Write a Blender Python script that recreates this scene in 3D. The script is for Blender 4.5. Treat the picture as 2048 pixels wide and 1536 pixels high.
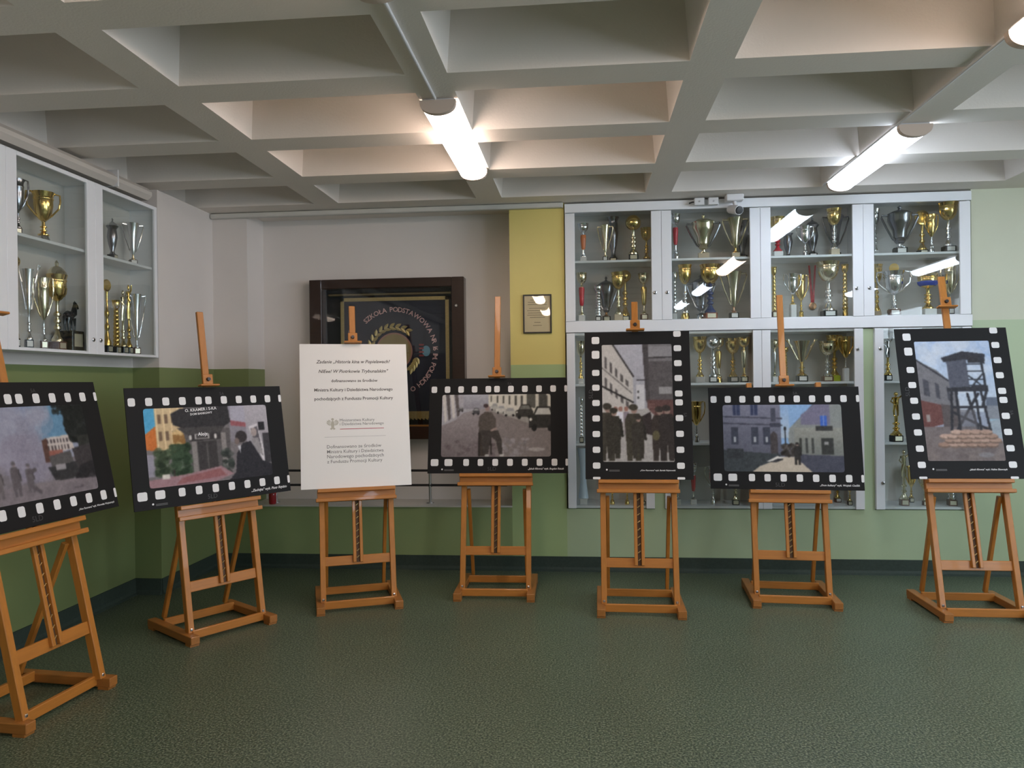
import bpy, math, random
import numpy as np
from mathutils import Vector, Matrix
random.seed(7)
RNG = np.random.default_rng(11)
for o in list(bpy.data.objects):
    bpy.data.objects.remove(o)
scene = bpy.context.scene
COL = scene.collection
PI = math.pi
sin, cos, tan, rad = math.sin, math.cos, math.tan, math.radians

# ------------------------------------------------------------------ camera, world, exposure
FPX, EYE = 1500.0, 1.5
d_ = Vector((1163 - 1024, 762 - 768, FPX)).normalized()          # room depth axis seen by the camera (x right, y down, z forward)
u_ = Vector((-0.011, -1.0, 0.0)); u_ = (u_ - u_.dot(d_) * d_).normalized()
r_ = d_.cross(u_).normalized()
if r_.x < 0: r_ = -r_
Brow = (r_, d_, u_)                                               # world X, Y, Z in camera axes
right = Vector([b.x for b in Brow]); down = Vector([b.y for b in Brow]); fwd = Vector([b.z for b in Brow])
cam_d = bpy.data.cameras.new('camera'); cam = bpy.data.objects.new('camera', cam_d); COL.objects.link(cam)
cam.matrix_world = Matrix(((right.x, -down.x, -fwd.x, 0), (right.y, -down.y, -fwd.y, 0), (right.z, -down.z, -fwd.z, EYE), (0, 0, 0, 1)))
cam_d.sensor_width = 36.0; cam_d.lens = 36.0 * FPX / 2048.0; cam_d.clip_start = 0.05
scene.camera = cam

world = bpy.data.worlds.new('world'); scene.world = world; world.use_nodes = True
bg = world.node_tree.nodes['Background']
bg.inputs[0].default_value = (0.78, 0.88, 1.0, 1); bg.inputs[1].default_value = 9.0
scene.view_settings.view_transform = 'Standard'; scene.view_settings.look = 'None'
scene.view_settings.gamma = 1.0; scene.view_settings.use_curve_mapping = False
scene.view_settings.exposure = 0.0
LAMP_POWER = 22.0

# ------------------------------------------------------------------ mesh helpers
class MB:
    def __init__(s): s.v = []; s.f = []; s.sm = False
    def add(s, vs, fs):
        n = len(s.v); s.v += [tuple(v) for v in vs]; s.f += [tuple(i + n for i in f) for f in fs]; return s
    def box(s, x0, x1, y0, y1, z0, z1):
        return s.add([(x0, y0, z0), (x1, y0, z0), (x1, y1, z0), (x0, y1, z0), (x0, y0, z1), (x1, y0, z1), (x1, y1, z1), (x0, y1, z1)],
                     [(0, 3, 2, 1), (4, 5, 6, 7), (0, 1, 5, 4), (1, 2, 6, 5), (2, 3, 7, 6), (3, 0, 4, 7)])
    def cbox(s, x0, x1, y0, y1, z0, z1, c=0.004):
        """box with chamfered edges"""
        c = min(c, (x1 - x0) * .4, (y1 - y0) * .4, (z1 - z0) * .4)
        X, Y, Z = (x0, x1), (y0, y1), (z0, z1); vs = []; ix = {}
        sg = (1, -1)
        for i in (0, 1):
            for j in (0, 1):
                for k in (0, 1):
                    for a in range(3):
                        p = [X[i] + sg[i] * c, Y[j] + sg[j] * c, Z[k] + sg[k] * c]
                        p[a] = (X[i], Y[j], Z[k])[a]
                        ix[i, j, k, a] = len(vs); vs.append(p)
        fs = []
        for a in range(3):
            b, e = (a + 1) % 3, (a + 2) % 3
            for w in (0, 1):
                q = []
                for (m, n) in ((0, 0), (1, 0), (1, 1), (0, 1)):
                    t = [0, 0, 0]; t[a] = w; t[b] = m; t[e] = n; q.append(ix[t[0], t[1], t[2], a])
                fs.append(q if w else q[::-1])
            for m in (0, 1):
                for n in (0, 1):
                    t0 = [0, 0, 0]; t1 = [0, 0, 0]; t0[b] = t1[b] = m; t0[e] = t1[e] = n; t1[a] = 1
                    q = [ix[(*t0, b)], ix[(*t1, b)], ix[(*t1, e)], ix[(*t0, e)]]
                    fs.append(q if (m == n) else q[::-1])
        for i in (0, 1):
            for j in (0, 1):
                for k in (0, 1):
                    q = [ix[i, j, k, a] for a in range(3)]
                    fs.append(q if (i + j + k) % 2 else q[::-1])
        return s.add(vs, fs)
    def bar(s, p0, p1, w, d, side=(1, 0, 0), c=0.003):
        """rectangular timber from p0 to p1; w along 'side', d across"""
        p0 = Vector(p0); p1 = Vector(p1); ax = (p1 - p0); L = ax.length; ax.normalize()
        sd = Vector(side); sd = (sd - sd.dot(ax) * ax).normalized(); dn = ax.cross(sd)
        t = MB().cbox(-w / 2, w / 2, -d / 2, d / 2, 0, L, c)
        return s.add([p0 + sd * v[0] + dn * v[1] + ax * v[2] for v in t.v], t.f)
    def lathe(s, prof, n=18, cx=0, cy=0, z0=0, sy=1.0):
        vs = []; fs = []
        for (r, z) in prof:
            for k in range(n):
                a = 2 * PI * k / n; vs.append((cx + r * cos(a), cy + sy * r * sin(a), z0 + z))
        for i in range(len(prof) - 1):
            for k in range(n):
                k2 = (k + 1) % n; fs.append((i * n + k, i * n + k2, (i + 1) * n + k2, (i + 1) * n + k))
        fs.append(tuple(range(n - 1, -1, -1))); m = (len(prof) - 1) * n; fs.append(tuple(m + k for k in range(n)))
        s.sm = True
        return s.add(vs, fs)
    def tube(s, pts, r, n=8):
        pts = [Vector(p) for p in pts]; vs = []; fs = []; up = Vector((0.13, 0.31, 0.94))
        for i, p in enumerate(pts):
            t = (pts[min(i + 1, len(pts) - 1)] - pts[max(i - 1, 0)]).normalized()
            a = t.cross(up)
            if a.length < 1e-3: a = t.cross(Vector((1, 0, 0)))
            a.normalize(); b = t.cross(a); rr = r[i] if isinstance(r, (list, tuple)) else r
            for k in range(n):
                th = 2 * PI * k / n; vs.append(p + (a * cos(th) + b * sin(th)) * rr)
        for i in range(len(pts) - 1):
            for k in range(n):
                k2 = (k + 1) % n; fs.append((i * n + k, i * n + k2, (i + 1) * n + k2, (i + 1) * n + k))
        fs.append(tuple(range(n - 1, -1, -1))); m = (len(pts) - 1) * n; fs.append(tuple(m + k for k in range(n)))
        s.sm = True
        return s.add(vs, fs)
    def ball(s, c, rx, ry, rz, n=14, m=9):
        prof = [(max(sin(PI * i / (m - 1)), .02), -cos(PI * i / (m - 1))) for i in range(m)]
        t = MB().lathe(prof, n); s.sm = True
        return s.add([(c[0] + v[0] * rx, c[1] + v[1] * ry, c[2] + v[2] * rz) for v in t.v], t.f)
    def poly(s, pts, y0, y1):
        """extrude an x/z outline between y0 (front) and y1 (back)"""
        n = len(pts)
        vs = [(p[0], y0, p[1]) for p in pts] + [(p[0], y1, p[1]) for p in pts]
        fs = [tuple(range(n)), tuple(range(2 * n - 1, n - 1, -1))] + [(i, i + n, (i + 1) % n + n, (i + 1) % n) for i in range(n)]
        return s.add(vs, fs)
    def xf(s, M):
        s.v = [tuple(M @ Vector(v)) for v in s.v]; return s
    def mesh(s, name, mat):
        me = bpy.data.meshes.new(name); me.from_pydata(s.v, [], s.f)
        if s.sm:
            me.shade_smooth()
            try: me.set_sharp_from_angle(angle=rad(38))
            except Exception: pass
        if mat: me.materials.append(mat)
        return me
    def build(s, name, mat, parent=None):
        return link(name, s.mesh(name, mat), parent)

def link(name, me, parent=None):
    o = bpy.data.objects.new(name, me); COL.objects.link(o)
    if parent: o.parent = parent
    return o
def thing(name, label, cat, loc=(0, 0, 0), rz=0, group=None):
    o = bpy.data.objects.new(name, None); COL.objects.link(o); o.empty_display_size = .1
    o.location = loc; o.rotation_euler = (0, 0, rz); o['label'] = label; o['category'] = cat
    if group: o['group'] = group
    return o
def tag(o, label, cat, group=None):
    o['label'] = label; o['category'] = cat
    if group: o['group'] = group
    return o
def structure(o, label):
    o['kind'] = 'structure'; o['label'] = label; o['category'] = o.name.split('_')[0]; return o

# ------------------------------------------------------------------ materials
def srgb(c):
    return tuple(((x / 255) / 12.92 if x / 255 <= 0.04045 else ((x / 255 + 0.055) / 1.055) ** 2.4) for x in c)
MATS = {}
def mat(name, col, rough=.5, metal=0., var=.06, vscale=6., bump=0., bscale=40., spec=.5, coat=0., stretch=None):
    """principled with a small procedural variation of colour and relief"""
    if name in MATS: return MATS[name]
    m = bpy.data.materials.new(name); m.use_nodes = True; nt = m.node_tree; b = nt.nodes['Principled BSDF']
    b.inputs['Roughness'].default_value = rough; b.inputs['Metallic'].default_value = metal
    b.inputs['Specular IOR Level'].default_value = spec; b.inputs['Coat Weight'].default_value = coat
    tc = nt.nodes.new('ShaderNodeTexCoord'); mp = nt.nodes.new('ShaderNodeMapping'); nt.links.new(tc.outputs['Object'], mp.inputs[0])
    if stretch: mp.inputs['Scale'].default_value = stretch
    nz = nt.nodes.new('ShaderNodeTexNoise'); nz.inputs['Scale'].default_value = vscale; nz.inputs['Detail'].default_value = 4
    nt.links.new(mp.outputs[0], nz.inputs['Vector'])
    mx = nt.nodes.new('ShaderNodeMix'); mx.data_type = 'RGBA'
    mx.inputs[6].default_value = (*[c * (1 - var) for c in col], 1); mx.inputs[7].default_value = (*[min(c * (1 + var), 1) for c in col], 1)
    nt.links.new(nz.outputs['Fac'], mx.inputs[0]); nt.links.new(mx.outputs[2], b.inputs['Base Color'])
    if bump:
        n2 = nt.nodes.new('ShaderNodeTexNoise'); n2.inputs['Scale'].default_value = bscale; nt.links.new(tc.outputs['Object'], n2.inputs['Vector'])
        bp = nt.nodes.new('ShaderNodeBump'); bp.inputs['Strength'].default_value = bump; bp.inputs['Distance'].default_value = .01
        nt.links.new(n2.outputs['Fac'], bp.inputs['Height']); nt.links.new(bp.outputs[0], b.inputs['Normal'])
    MATS[name] = m; return m
def paint_mat(name, lower, upper, zline, rough=.45):
    """wall paint: dado colour up to zline, another colour above it, faint roller texture"""
    m = bpy.data.materials.new(name); m.use_nodes = True; nt = m.node_tree; b = nt.nodes['Principled BSDF']
    b.inputs['Roughness'].default_value = rough
    g = nt.nodes.new('ShaderNodeNewGeometry'); sp = nt.nodes.new('ShaderNodeSeparateXYZ'); nt.links.new(g.outputs['Position'], sp.inputs[0])
    gt = nt.nodes.new('ShaderNodeMath'); gt.operation = 'GREATER_THAN'; gt.inputs[1].default_value = zline; nt.links.new(sp.outputs[2], gt.inputs[0])
    mx = nt.nodes.new('ShaderNodeMix'); mx.data_type = 'RGBA'; mx.inputs[6].default_value = (*lower, 1); mx.inputs[7].default_value = (*upper, 1)
    nt.links.new(gt.outputs[0], mx.inputs[0])
    nz = nt.nodes.new('ShaderNodeTexNoise'); nz.inputs['Scale'].default_value = 2.5; nz.inputs['Detail'].default_value = 5; nt.links.new(g.outputs['Position'], nz.inputs['Vector'])
    rm = nt.nodes.new('ShaderNodeMapRange'); rm.inputs[3].default_value = .93; rm.inputs[4].default_value = 1.05; nt.links.new(nz.outputs['Fac'], rm.inputs[0])
    vm = nt.nodes.new('ShaderNodeVectorMath'); vm.operation = 'SCALE'; nt.links.new(mx.outputs[2], vm.inputs[0]); nt.links.new(rm.outputs[0], vm.inputs[3])
    nt.links.new(vm.outputs[0], b.inputs['Base Color'])
    n2 = nt.nodes.new('ShaderNodeTexNoise'); n2.inputs['Scale'].default_value = 160; nt.links.new(g.outputs['Position'], n2.inputs['Vector'])
    bp = nt.nodes.new('ShaderNodeBump'); bp.inputs['Strength'].default_value = .08; bp.inputs['Distance'].default_value = .004
    nt.links.new(n2.outputs['Fac'], bp.inputs['Height']); nt.links.new(bp.outputs[0], b.inputs['Normal'])
    MATS[name] = m; return m
def glass_mat(name, tint=(.97, .98, .98), rough=.0, ior=1.5, gain=1.0):
    m = bpy.data.materials.new(name); m.use_nodes = True; nt = m.node_tree; nt.nodes.clear()
    out = nt.nodes.new('ShaderNodeOutputMaterial'); tr = nt.nodes.new('ShaderNodeBsdfTransparent'); tr.inputs[0].default_value = (*tint, 1)
    gl = nt.nodes.new('ShaderNodeBsdfGlossy'); gl.inputs['Roughness'].default_value = rough
    # Schlick reflectance of a thin pane, the same from both sides
    g = nt.nodes.new('ShaderNodeNewGeometry'); dt = nt.nodes.new('ShaderNodeVectorMath'); dt.operation = 'DOT_PRODUCT'
    nt.links.new(g.outputs['Incoming'], dt.inputs[0]); nt.links.new(g.outputs['Normal'], dt.inputs[1])
    def math_(op, a, b):
        n = nt.nodes.new('ShaderNodeMath'); n.operation = op
        for i, q in enumerate((a, b)):
            if q is None: continue
            if isinstance(q, (int, float)): n.inputs[i].default_value = q
            else: nt.links.new(q, n.inputs[i])
        return n.outputs[0]
    c = math_('ABSOLUTE', dt.outputs['Value'], None); p5 = math_('POWER', math_('SUBTRACT', 1.0, c), 5.0)
    f0 = ((ior - 1) / (ior + 1)) ** 2
    mu = nt.nodes.new('ShaderNodeMath'); mu.operation = 'MULTIPLY'; mu.inputs[1].default_value = gain; mu.use_clamp = True
    nt.links.new(math_('ADD', math_('MULTIPLY', p5, 1 - f0), f0), mu.inputs[0])
    mx = nt.nodes.new('ShaderNodeMixShader')
    nt.links.new(mu.outputs[0], mx.inputs[0]); nt.links.new(tr.outputs[0], mx.inputs[1]); nt.links.new(gl.outputs[0], mx.inputs[2])
    nt.links.new(mx.outputs[0], out.inputs[0]); MATS[name] = m; return m
def emit_mat(name, col, power):
    m = bpy.data.materials.new(name); m.use_nodes = True; nt = m.node_tree; nt.nodes.clear()
    out = nt.nodes.new('ShaderNodeOutputMaterial'); e = nt.nodes.new('ShaderNodeEmission'); e.inputs[0].default_value = (*col, 1); e.inputs[1].default_value = power
    nt.links.new(e.outputs[0], out.inputs[0]); MATS[name] = m; return m
def print_mat(name, rough=.55):
    m = bpy.data.materials.new(name); m.use_nodes = True; nt = m.node_tree; b = nt.nodes['Principled BSDF']
    b.inputs['Roughness'].default_value = rough; b.inputs['Specular IOR Level'].default_value = .25
    a = nt.nodes.new('ShaderNodeVertexColor'); a.layer_name = 'print'; nt.links.new(a.outputs[0], b.inputs['Base Color'])
    MATS[name] = m; return m

GREEN_DIM = (.21, .262, .105); WHITE = (.76, .715, .68)  # one wall green, darkened here to paint in the dim left side
P_wall = paint_mat('wall_paint', GREEN_DIM, WHITE, 1.632)
P_yellow = paint_mat('pillar_paint', (.40, .52, .24), (.74, .62, .20), 1.634)
P_right = paint_mat('right_wall_lit_paint', (.455, .56, .35), (.60, .62, .47), 1.925)  # same dado green, lightened to bake in the brighter right side
P_dado = paint_mat('dado_paint', (.29, .37, .165), WHITE, 1.9)
M_ceil = mat('ceiling_plaster', (.80, .74, .68), .8, var=.05, vscale=1.5, bump=.1, bscale=90)
M_base = mat('baseboard_lino', (.044, .062, .050), .55, var=.3, vscale=60, spec=.2)
M_cab = mat('white_laminate', (.84, .855, .88), .35, var=.02)
M_cabin = mat('cabinet_interior', (.62, .60, .57), .5, var=.03)
M_glass = glass_mat('cabinet_glass', (.93, .95, .94), 0, 1.5, 1.25)
M_caseglass = glass_mat('case_glass', (.96, .97, .97), 0, 1.5, 1.0)
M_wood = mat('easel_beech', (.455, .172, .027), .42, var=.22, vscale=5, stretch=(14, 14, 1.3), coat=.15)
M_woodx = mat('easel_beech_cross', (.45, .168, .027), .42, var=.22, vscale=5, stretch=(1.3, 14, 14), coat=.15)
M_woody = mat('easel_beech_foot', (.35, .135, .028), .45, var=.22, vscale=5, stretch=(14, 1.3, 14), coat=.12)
M_steel = mat('steel', (.55, .55, .56), .28, 1.0)
M_darkm = mat('dark_metal', (.06, .06, .065), .4, .8)
M_black = mat('black_film_print', (.010, .0095, .010), .62, var=.1, spec=.22)
M_foam = mat('foam_board_edge', (.78, .76, .74), .6)
M_white = mat('white_print', (.80, .79, .79), .4, var=.02)
M_paper = mat('white_board_face', (.84, .825, .80), .45, var=.015)
M_ink = mat('ink_text', (.10, .09, .085), .6)
M_inkg = mat('ink_grey', (.17, .165, .16), .6)
M_red = mat('red_line', (.42, .03, .06), .5)
M_print = print_mat('photo_print')
M_mahog = mat('mahogany', (.030, .012, .007), .3, var=.35, vscale=6, stretch=(2, 2, 14), coat=.4)
M_plastic = mat('white_plastic', (.72, .72, .73), .35)

# ------------------------------------------------------------------ room
XL, YB, YR, ZC = -3.225, 5.95, 6.28, 2.91
XR, YF = 5.4, -4.6
m = MB().box(XL - .1, XR + .1, YF - .1, YR + .1, -.12, 0)
def floor_mat():
    m = bpy.data.materials.new('speckled_lino'); m.use_nodes = True; nt = m.node_tree; b = nt.nodes['Principled BSDF']
    g = nt.nodes.new('ShaderNodeNewGeometry')
    n1 = nt.nodes.new('ShaderNodeTexNoise'); n1.inputs['Scale'].default_value = 105; n1.inputs['Detail'].default_value = 3; n1.inputs['Roughness'].default_value = .7
    n2 = nt.nodes.new('ShaderNodeTexNoise'); n2.inputs['Scale'].default_value = 1.6; n2.inputs['Detail'].default_value = 4
    for n in (n1, n2): nt.links.new(g.outputs['Position'], n.inputs['Vector'])
    cr = nt.nodes.new('ShaderNodeValToRGB'); e = cr.color_ramp.elements
    e[0].position = .38; e[0].color = (.026, .042, .030, 1); e[1].position = .64; e[1].color = (.215, .255, .175, 1)
    q = e.new(.5); q.color = (.082, .110, .070, 1)
    nt.links.new(n1.outputs['Fac'], cr.inputs[0])
    rm = nt.nodes.new('ShaderNodeMapRange'); rm.inputs[3].default_value = .85; rm.inputs[4].default_value = 1.12; nt.links.new(n2.outputs['Fac'], rm.inputs[0])
    vm = nt.nodes.new('ShaderNodeVectorMath'); vm.operation = 'SCALE'; nt.links.new(cr.outputs[0], vm.inputs[0]); nt.links.new(rm.outputs[0], vm.inputs[3])
    nt.links.new(vm.outputs[0], b.inputs['Base Color'])
    b.inputs['Roughness'].default_value = .38; b.inputs['Specular IOR Level'].default_value = .42
    bp = nt.nodes.new('ShaderNodeBump'); bp.inputs['Strength'].default_value = .12; bp.inputs['Distance'].default_value = .003
    nt.links.new(n1.outputs['Fac'], bp.inputs['Height']); nt.links.new(bp.outputs[0], b.inputs['Normal'])
    return m
structure(m.build('floor', floor_mat()), 'dark green speckled linoleum floor')

# left wall: low wall, pilaster and return
wl = structure(MB().box(XL - .12, XL, YF, YR, 0, 3.3).build('wall_left', P_wall), 'left wall painted green below and white above')
MB().box(XL, -3.025, 5.14, YR, 0, ZC).build('pilaster', P_wall, wl)
# back wall: rear plane and the furred-out front sections around the niche and the built-in cabinets
wb = structure(MB().box(XL, XR, YR, YR + .12, 0, 3.3).build('wall_back', P_wall), 'back wall with white niche and green dado')
NX0, NX1 = -2.729, -.56
MB().box(-3.025, NX0, YB, YR, 0, ZC).build('wall_section', P_wall, wb)
MB().box(NX0, NX1, YB, YR, 0, .50).build('niche_parapet', P_dado, wb)
MB().box(NX0, NX1, YB - .012, YR, .50, .512).build('niche_sill', mat('sill_paint', (.62, .60, .55), .4), wb)
MB().box(NX1, -.125, YB, YR, 0, ZC).build('pillar', P_yellow, wb)
MB().box(-.125, 2.935, YB, YR, 0, .49).build('wall_section', P_right, wb)
MB().box(2.935, XR, YB, YR, 0, ZC).build('wall_section', P_right, wb)
MB().box(.562, .639, YB, YR, .49, 1.875).build('wall_section', P_right, wb)
MB().box(2.141, 2.219, YB, YR, .49, 1.875).build('wall_section', P_right, wb)
MB().box(NX0, NX1, YR - .012, YR - .0005, .512, ZC).build('niche_back', mat('niche_paint', WHITE, .5, var=.04, vscale=1.5, bump=.05), wb)
# right wall with windows, wall behind the camera
M_out = mat('plain_wall', (.50, .50, .42), .6)
wr = structure(MB().box(XR, XR + .15, YF, YR, 0, 1.0).build('wall_right', M_out), 'right wall with a band of windows')
MB().box(XR, XR + .15, YF, YR, 2.7, 3.3).build('lintel', M_out, wr)
for (a, b_) in ((YF, -3.4), (-.6, .3), (3.3, YR)):
    MB().box(XR, XR + .15, a, b_, 1.0, 2.7).build('pier', M_out, wr)
for i, (a, b_) in enumerate(((-3.4, -.6), (.3, 3.3))):
    w = MB()
    for y in (a, (a + b_) / 2 - .03, b_ - .06): w.box(XR + .04, XR + .10, y, y + .06, 1.0, 2.7)
    w.box(XR + .04, XR + .10, a, b_, 1.0, 1.06); w.box(XR + .04, XR + .10, a, b_, 2.64, 2.7)
    wo = structure(w.build('window_%d' % (i + 1), M_plastic), 'white framed window in the right wall')
    MB().box(XR + .06, XR + .066, a, b_, 1.0, 2.7).build('pane', glass_mat('window_glass%d' % i), wo)
    pl = bpy.data.lights.new('window_portal', 'AREA'); pl.shape = 'RECTANGLE'; pl.size = b_ - a; pl.size_y = 1.7
    pl.cycles.is_portal = True
    po = bpy.data.objects.new('window_portal', pl); COL.objects.link(po); po.location = (XR + .03, (a + b_) / 2, 1.85); po.rotation_euler = (0, PI / 2, 0)
    po.rotation_euler = Matrix(((0, 0, 1), (1, 0, 0), (0, 1, 0))).to_euler()
wf = structure(MB().box(XL, XR, YF - .12, YF, 0, 3.3).build('wall_front', M_out), 'plain wall behind the viewer')

# baseboards (coved lino skirting)
def skirting(name, pts, label):
    m = MB()
    for (a, b_) in zip(pts[:-1], pts[1:]):
        a = Vector((*a, 0)); b_ = Vector((*b_, 0)); t = (b_ - a).normalized(); n = Vector((t.y, -t.x, 0))
        prof = [(0, 0), (.035, 0), (.018, .012), (.010, .03), (.008, .112), (0, .112)]
        vs = [a + n * p[0] + Vector((0, 0, p[1])) for p in prof] + [b_ + n * p[0] + Vector((0, 0, p[1])) for p in prof]
        k = len(prof)
        m.add(vs, [(i, (i + 1) % k, (i + 1) % k + k, i + k) for i in range(k)] + [tuple(range(k))[::-1], tuple(range(k, 2 * k))])
    return structure(m.build(name, M_base), label)
skirting('baseboard_left', [(XL, YF), (XL, 5.14), (-3.025, 5.14), (-3.025, YB)], 'dark green coved skirting along the left wall')
skirting('baseboard_back', [(-3.025, YB), (XR, YB)], 'dark green coved skirting along the back wall')

# ceiling: slab, long beams and cross ribs forming coffers
CT = 3.26
cl = structure(MB().box(XL - .1, XR + .1, YF - .1, YR + .1, CT, CT + .1).build('ceiling', M_ceil), 'white coffered concrete ceiling with deep ribs')
def beam(x0, x1, y0, y1, name, tx=.03, ty=0.):
    """beam with slightly drafted sides"""
    vs = [(x0, y0, ZC), (x1, y0, ZC), (x1, y1, ZC), (x0, y1, ZC), (x0 - tx, y0 - ty, CT), (x1 + tx, y0 - ty, CT), (x1 + tx, y1 + ty, CT), (x0 - tx, y1 + ty, CT)]
    return MB().add(vs, [(0, 3, 2, 1), (4, 5, 6, 7), (0, 1, 5, 4), (1, 2, 6, 5), (2, 3, 7, 6), (3, 0, 4, 7)])
RIBX = [(-1.875 + 1.281 * k - .195, -1.875 + 1.281 * k) for k in range(0, 6)]
RIBX = [r for r in RIBX if r[1] < XR - .1]
for (a, b_) in RIBX: beam(a, b_, YF, 5.71, 'beam').build('beam', M_ceil, cl)
MB().box(XL, XL + .10, YF, 5.71, ZC, CT).build('edge_beam', M_ceil, cl)
MB().box(XL, XR, 5.71, YR, ZC, CT).build('edge_beam', M_ceil, cl)
cols = [(XL + .10, RIBX[0][0])] + [(RIBX[i][1], RIBX[i + 1][0]) for i in range(len(RIBX) - 1)] + [(RIBX[-1][1], XR)]
ys = [3.38 + .785 * k for k in range(-10, 3)]
for (a, b_) in cols:
    me = None
    for y in ys:
        if me is None:
            me = beam(a - .0, b_ + .0, 0, .215, 'cross_rib', 0, .03).mesh('cross_rib', M_ceil)
        o = link('cross_rib', me, cl); o.location.y = y
# trunking along the back edge and duct along the left wall
t = structure(MB().cbox(-3.02, -.13, YB - .05, YB - .002, 2.866, 2.905, .006).build('trim_1', mat('trunking', (.60, .59, .55), .5)), 'grey cable trunking under the ceiling edge along the back wall')
dk = thing('pipe_duct', 'long white boxed pipe under the ceiling above the left cabinet', 'duct', (0, 0, 0))
MB().cbox(-3.10, -2.985, YF + .05, 5.04, 2.80, 2.885, .03).build('casing', mat('duct_paint', (.62, .585, .54), .45), dk)
for y in (2.0, 4.62): MB().cbox(-3.104, -2.982, y, y + .012, 2.797, 2.909, .003).build('bracket', M_plastic, dk)

# ------------------------------------------------------------------ ceiling lamps
EM = {'warm': emit_mat('warm_diffuser', (1.0, .785, .665), LAMP_POWER), 'cool': emit_mat('cool_diffuser', (.74, .84, 1.0), LAMP_POWER)}
M_cap = mat('lamp_end_cap', (.62, .50, .42), .5)
def lamp(x, y0, y1, tone, label):
    t = thing('ceiling_lamp', label, 'lamp', (x, y0, ZC), 0, 'tubular ceiling lamps on the ribs')
    L = y1 - y0; R = .088; n = 20
    prof = [(R * cos(PI * k / n), -.012 - .066 * sin(PI * k / n) ** .7) for k in range(n + 1)]
    vs = []; fs = []
    for y in (.035, L - .035):
        vs += [(p[0], y, p[1]) for p in prof]
    k = n + 1
    for i in range(n): fs.append((i, i + k, i + 1 + k, i + 1))
    fs += [tuple(range(k)), tuple(range(2 * k - 1, k - 1, -1))]
    d = MB().add(vs, fs); d.sm = True
    d.build('diffuser', EM[tone], t)
    MB().box(-.08, .08, .02, L - .02, -.0115, -.0005).build('backplate', M_plastic, t)
    for (a, b_) in ((0, .0345), (L - .0345, L)):
        vs = []
        for y in (a, b_): vs += [(p[0] * 1.03, y, p[1] * 1.03) for p in prof]
        MB().add(vs, [(i, i + k, i + 1 + k, i + 1) for i in range(n)] + [tuple(range(k)), tuple(range(2 * k - 1, k - 1, -1)), (0, n, n + k, k)]).build('end_cap', M_cap, t)
    return t
XC1, XC2 = RIBX[1][0] + .085, RIBX[3][0] + .08
lamp(XC1 + .01, 3.66, 4.93, 'warm', 'warm glowing tubular ceiling lamp on the middle rib, nearer the niche')
lamp(XC1 + .01, 1.31, 2.58, 'warm', 'warm ceiling lamp cut off by the top edge of the picture')
lamp(XC2, 4.33, 5.57, 'cool', 'cool white tubular ceiling lamp just before the right trophy cabinet')
lamp(XC2 - .03, 1.99, 3.24, 'warm', 'ceiling lamp cut off at the right edge of the picture')
lamp(XC1 + .01, -1.1, .17, 'warm', 'ceiling lamp behind the viewer on the middle rib')
lamp(XC2, -.35, .90, 'cool', 'ceiling lamp behind the viewer on the right rib')
lamp(XC1 + .01, -3.4, -2.15, 'warm', 'unseen added ceiling lamp farthest behind the viewer on the middle rib, for more light')  # unseen lamp added to raise the ambient light
lamp(XC2, -2.65, -1.4, 'cool', 'unseen added ceiling lamp farthest behind the viewer on the right rib, for more light')  # another unseen lamp added behind the viewer for ambient light
for y, lb in ((3.9, 'back'), (1.5, 'middle'), (-1.0, 'front')):
    lamp(RIBX[5][0] + .0975, y, y + 1.25, 'cool', 'unseen ceiling lamp added by the right windows to lighten that side, %s one of the row' % lb)  # unseen row added to lighten the right wall and floor
for (x, y0, y1, nm, lb) in ((XC1 - .0, 2.60, 3.65, 'cable_conduit', 'thin white cable conduit between the two lamps of the middle rib'),
                            (XC2 - .093, 3.25, 5.62, 'cable_conduit', 'white cable conduit running beside the cool lamp')):
    tag(MB().tube([(x, y0, ZC - .009), (x, (y0 + y1) / 2, ZC - .009), (x, y1, ZC - .009)], .0075, 10).build(nm, M_plastic), lb, 'conduit', 'ceiling cable conduits')

# ------------------------------------------------------------------ lettering
BOLD = .012
def text_mb(body, width=None, height=None, shear=0., bold=0., align='LEFT', track=1.0):
    """flat lettering in the x/z plane, returned as an MB plus its width"""
    c = bpy.data.curves.new('lettering', 'FONT'); c.body = body; c.size = 1.0; c.shear = shear; c.offset = bold; c.space_character = track
    c.resolution_u = 2
    o = bpy.data.objects.new('lettering', c); COL.objects.link(o)
    bpy.context.view_layer.update()
    dg = bpy.context.evaluated_depsgraph_get()
    me = bpy.data.meshes.new_from_object(o.evaluated_get(dg))
    vs = [tuple(v.co) for v in me.vertices]; fs = [tuple(p.vertices) for p in me.polygons]
    bpy.data.objects.remove(o); bpy.data.curves.remove(c); bpy.data.meshes.remove(me)
    if not vs: return MB(), 0
    x0 = min(v[0] for v in vs); x1 = max(v[0] for v in vs)
    k = (width / (x1 - x0)) if width else (height or 1.0) / .72
    W = (x1 - x0) * k
    off = {'LEFT': -x0, 'CENTER': -(x0 + x1) / 2, 'RIGHT': -x1}[align]
    m = MB(); m.add([((v[0] + off) * k, 0, v[1] * k) for v in vs], fs)
    return m, W

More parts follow.
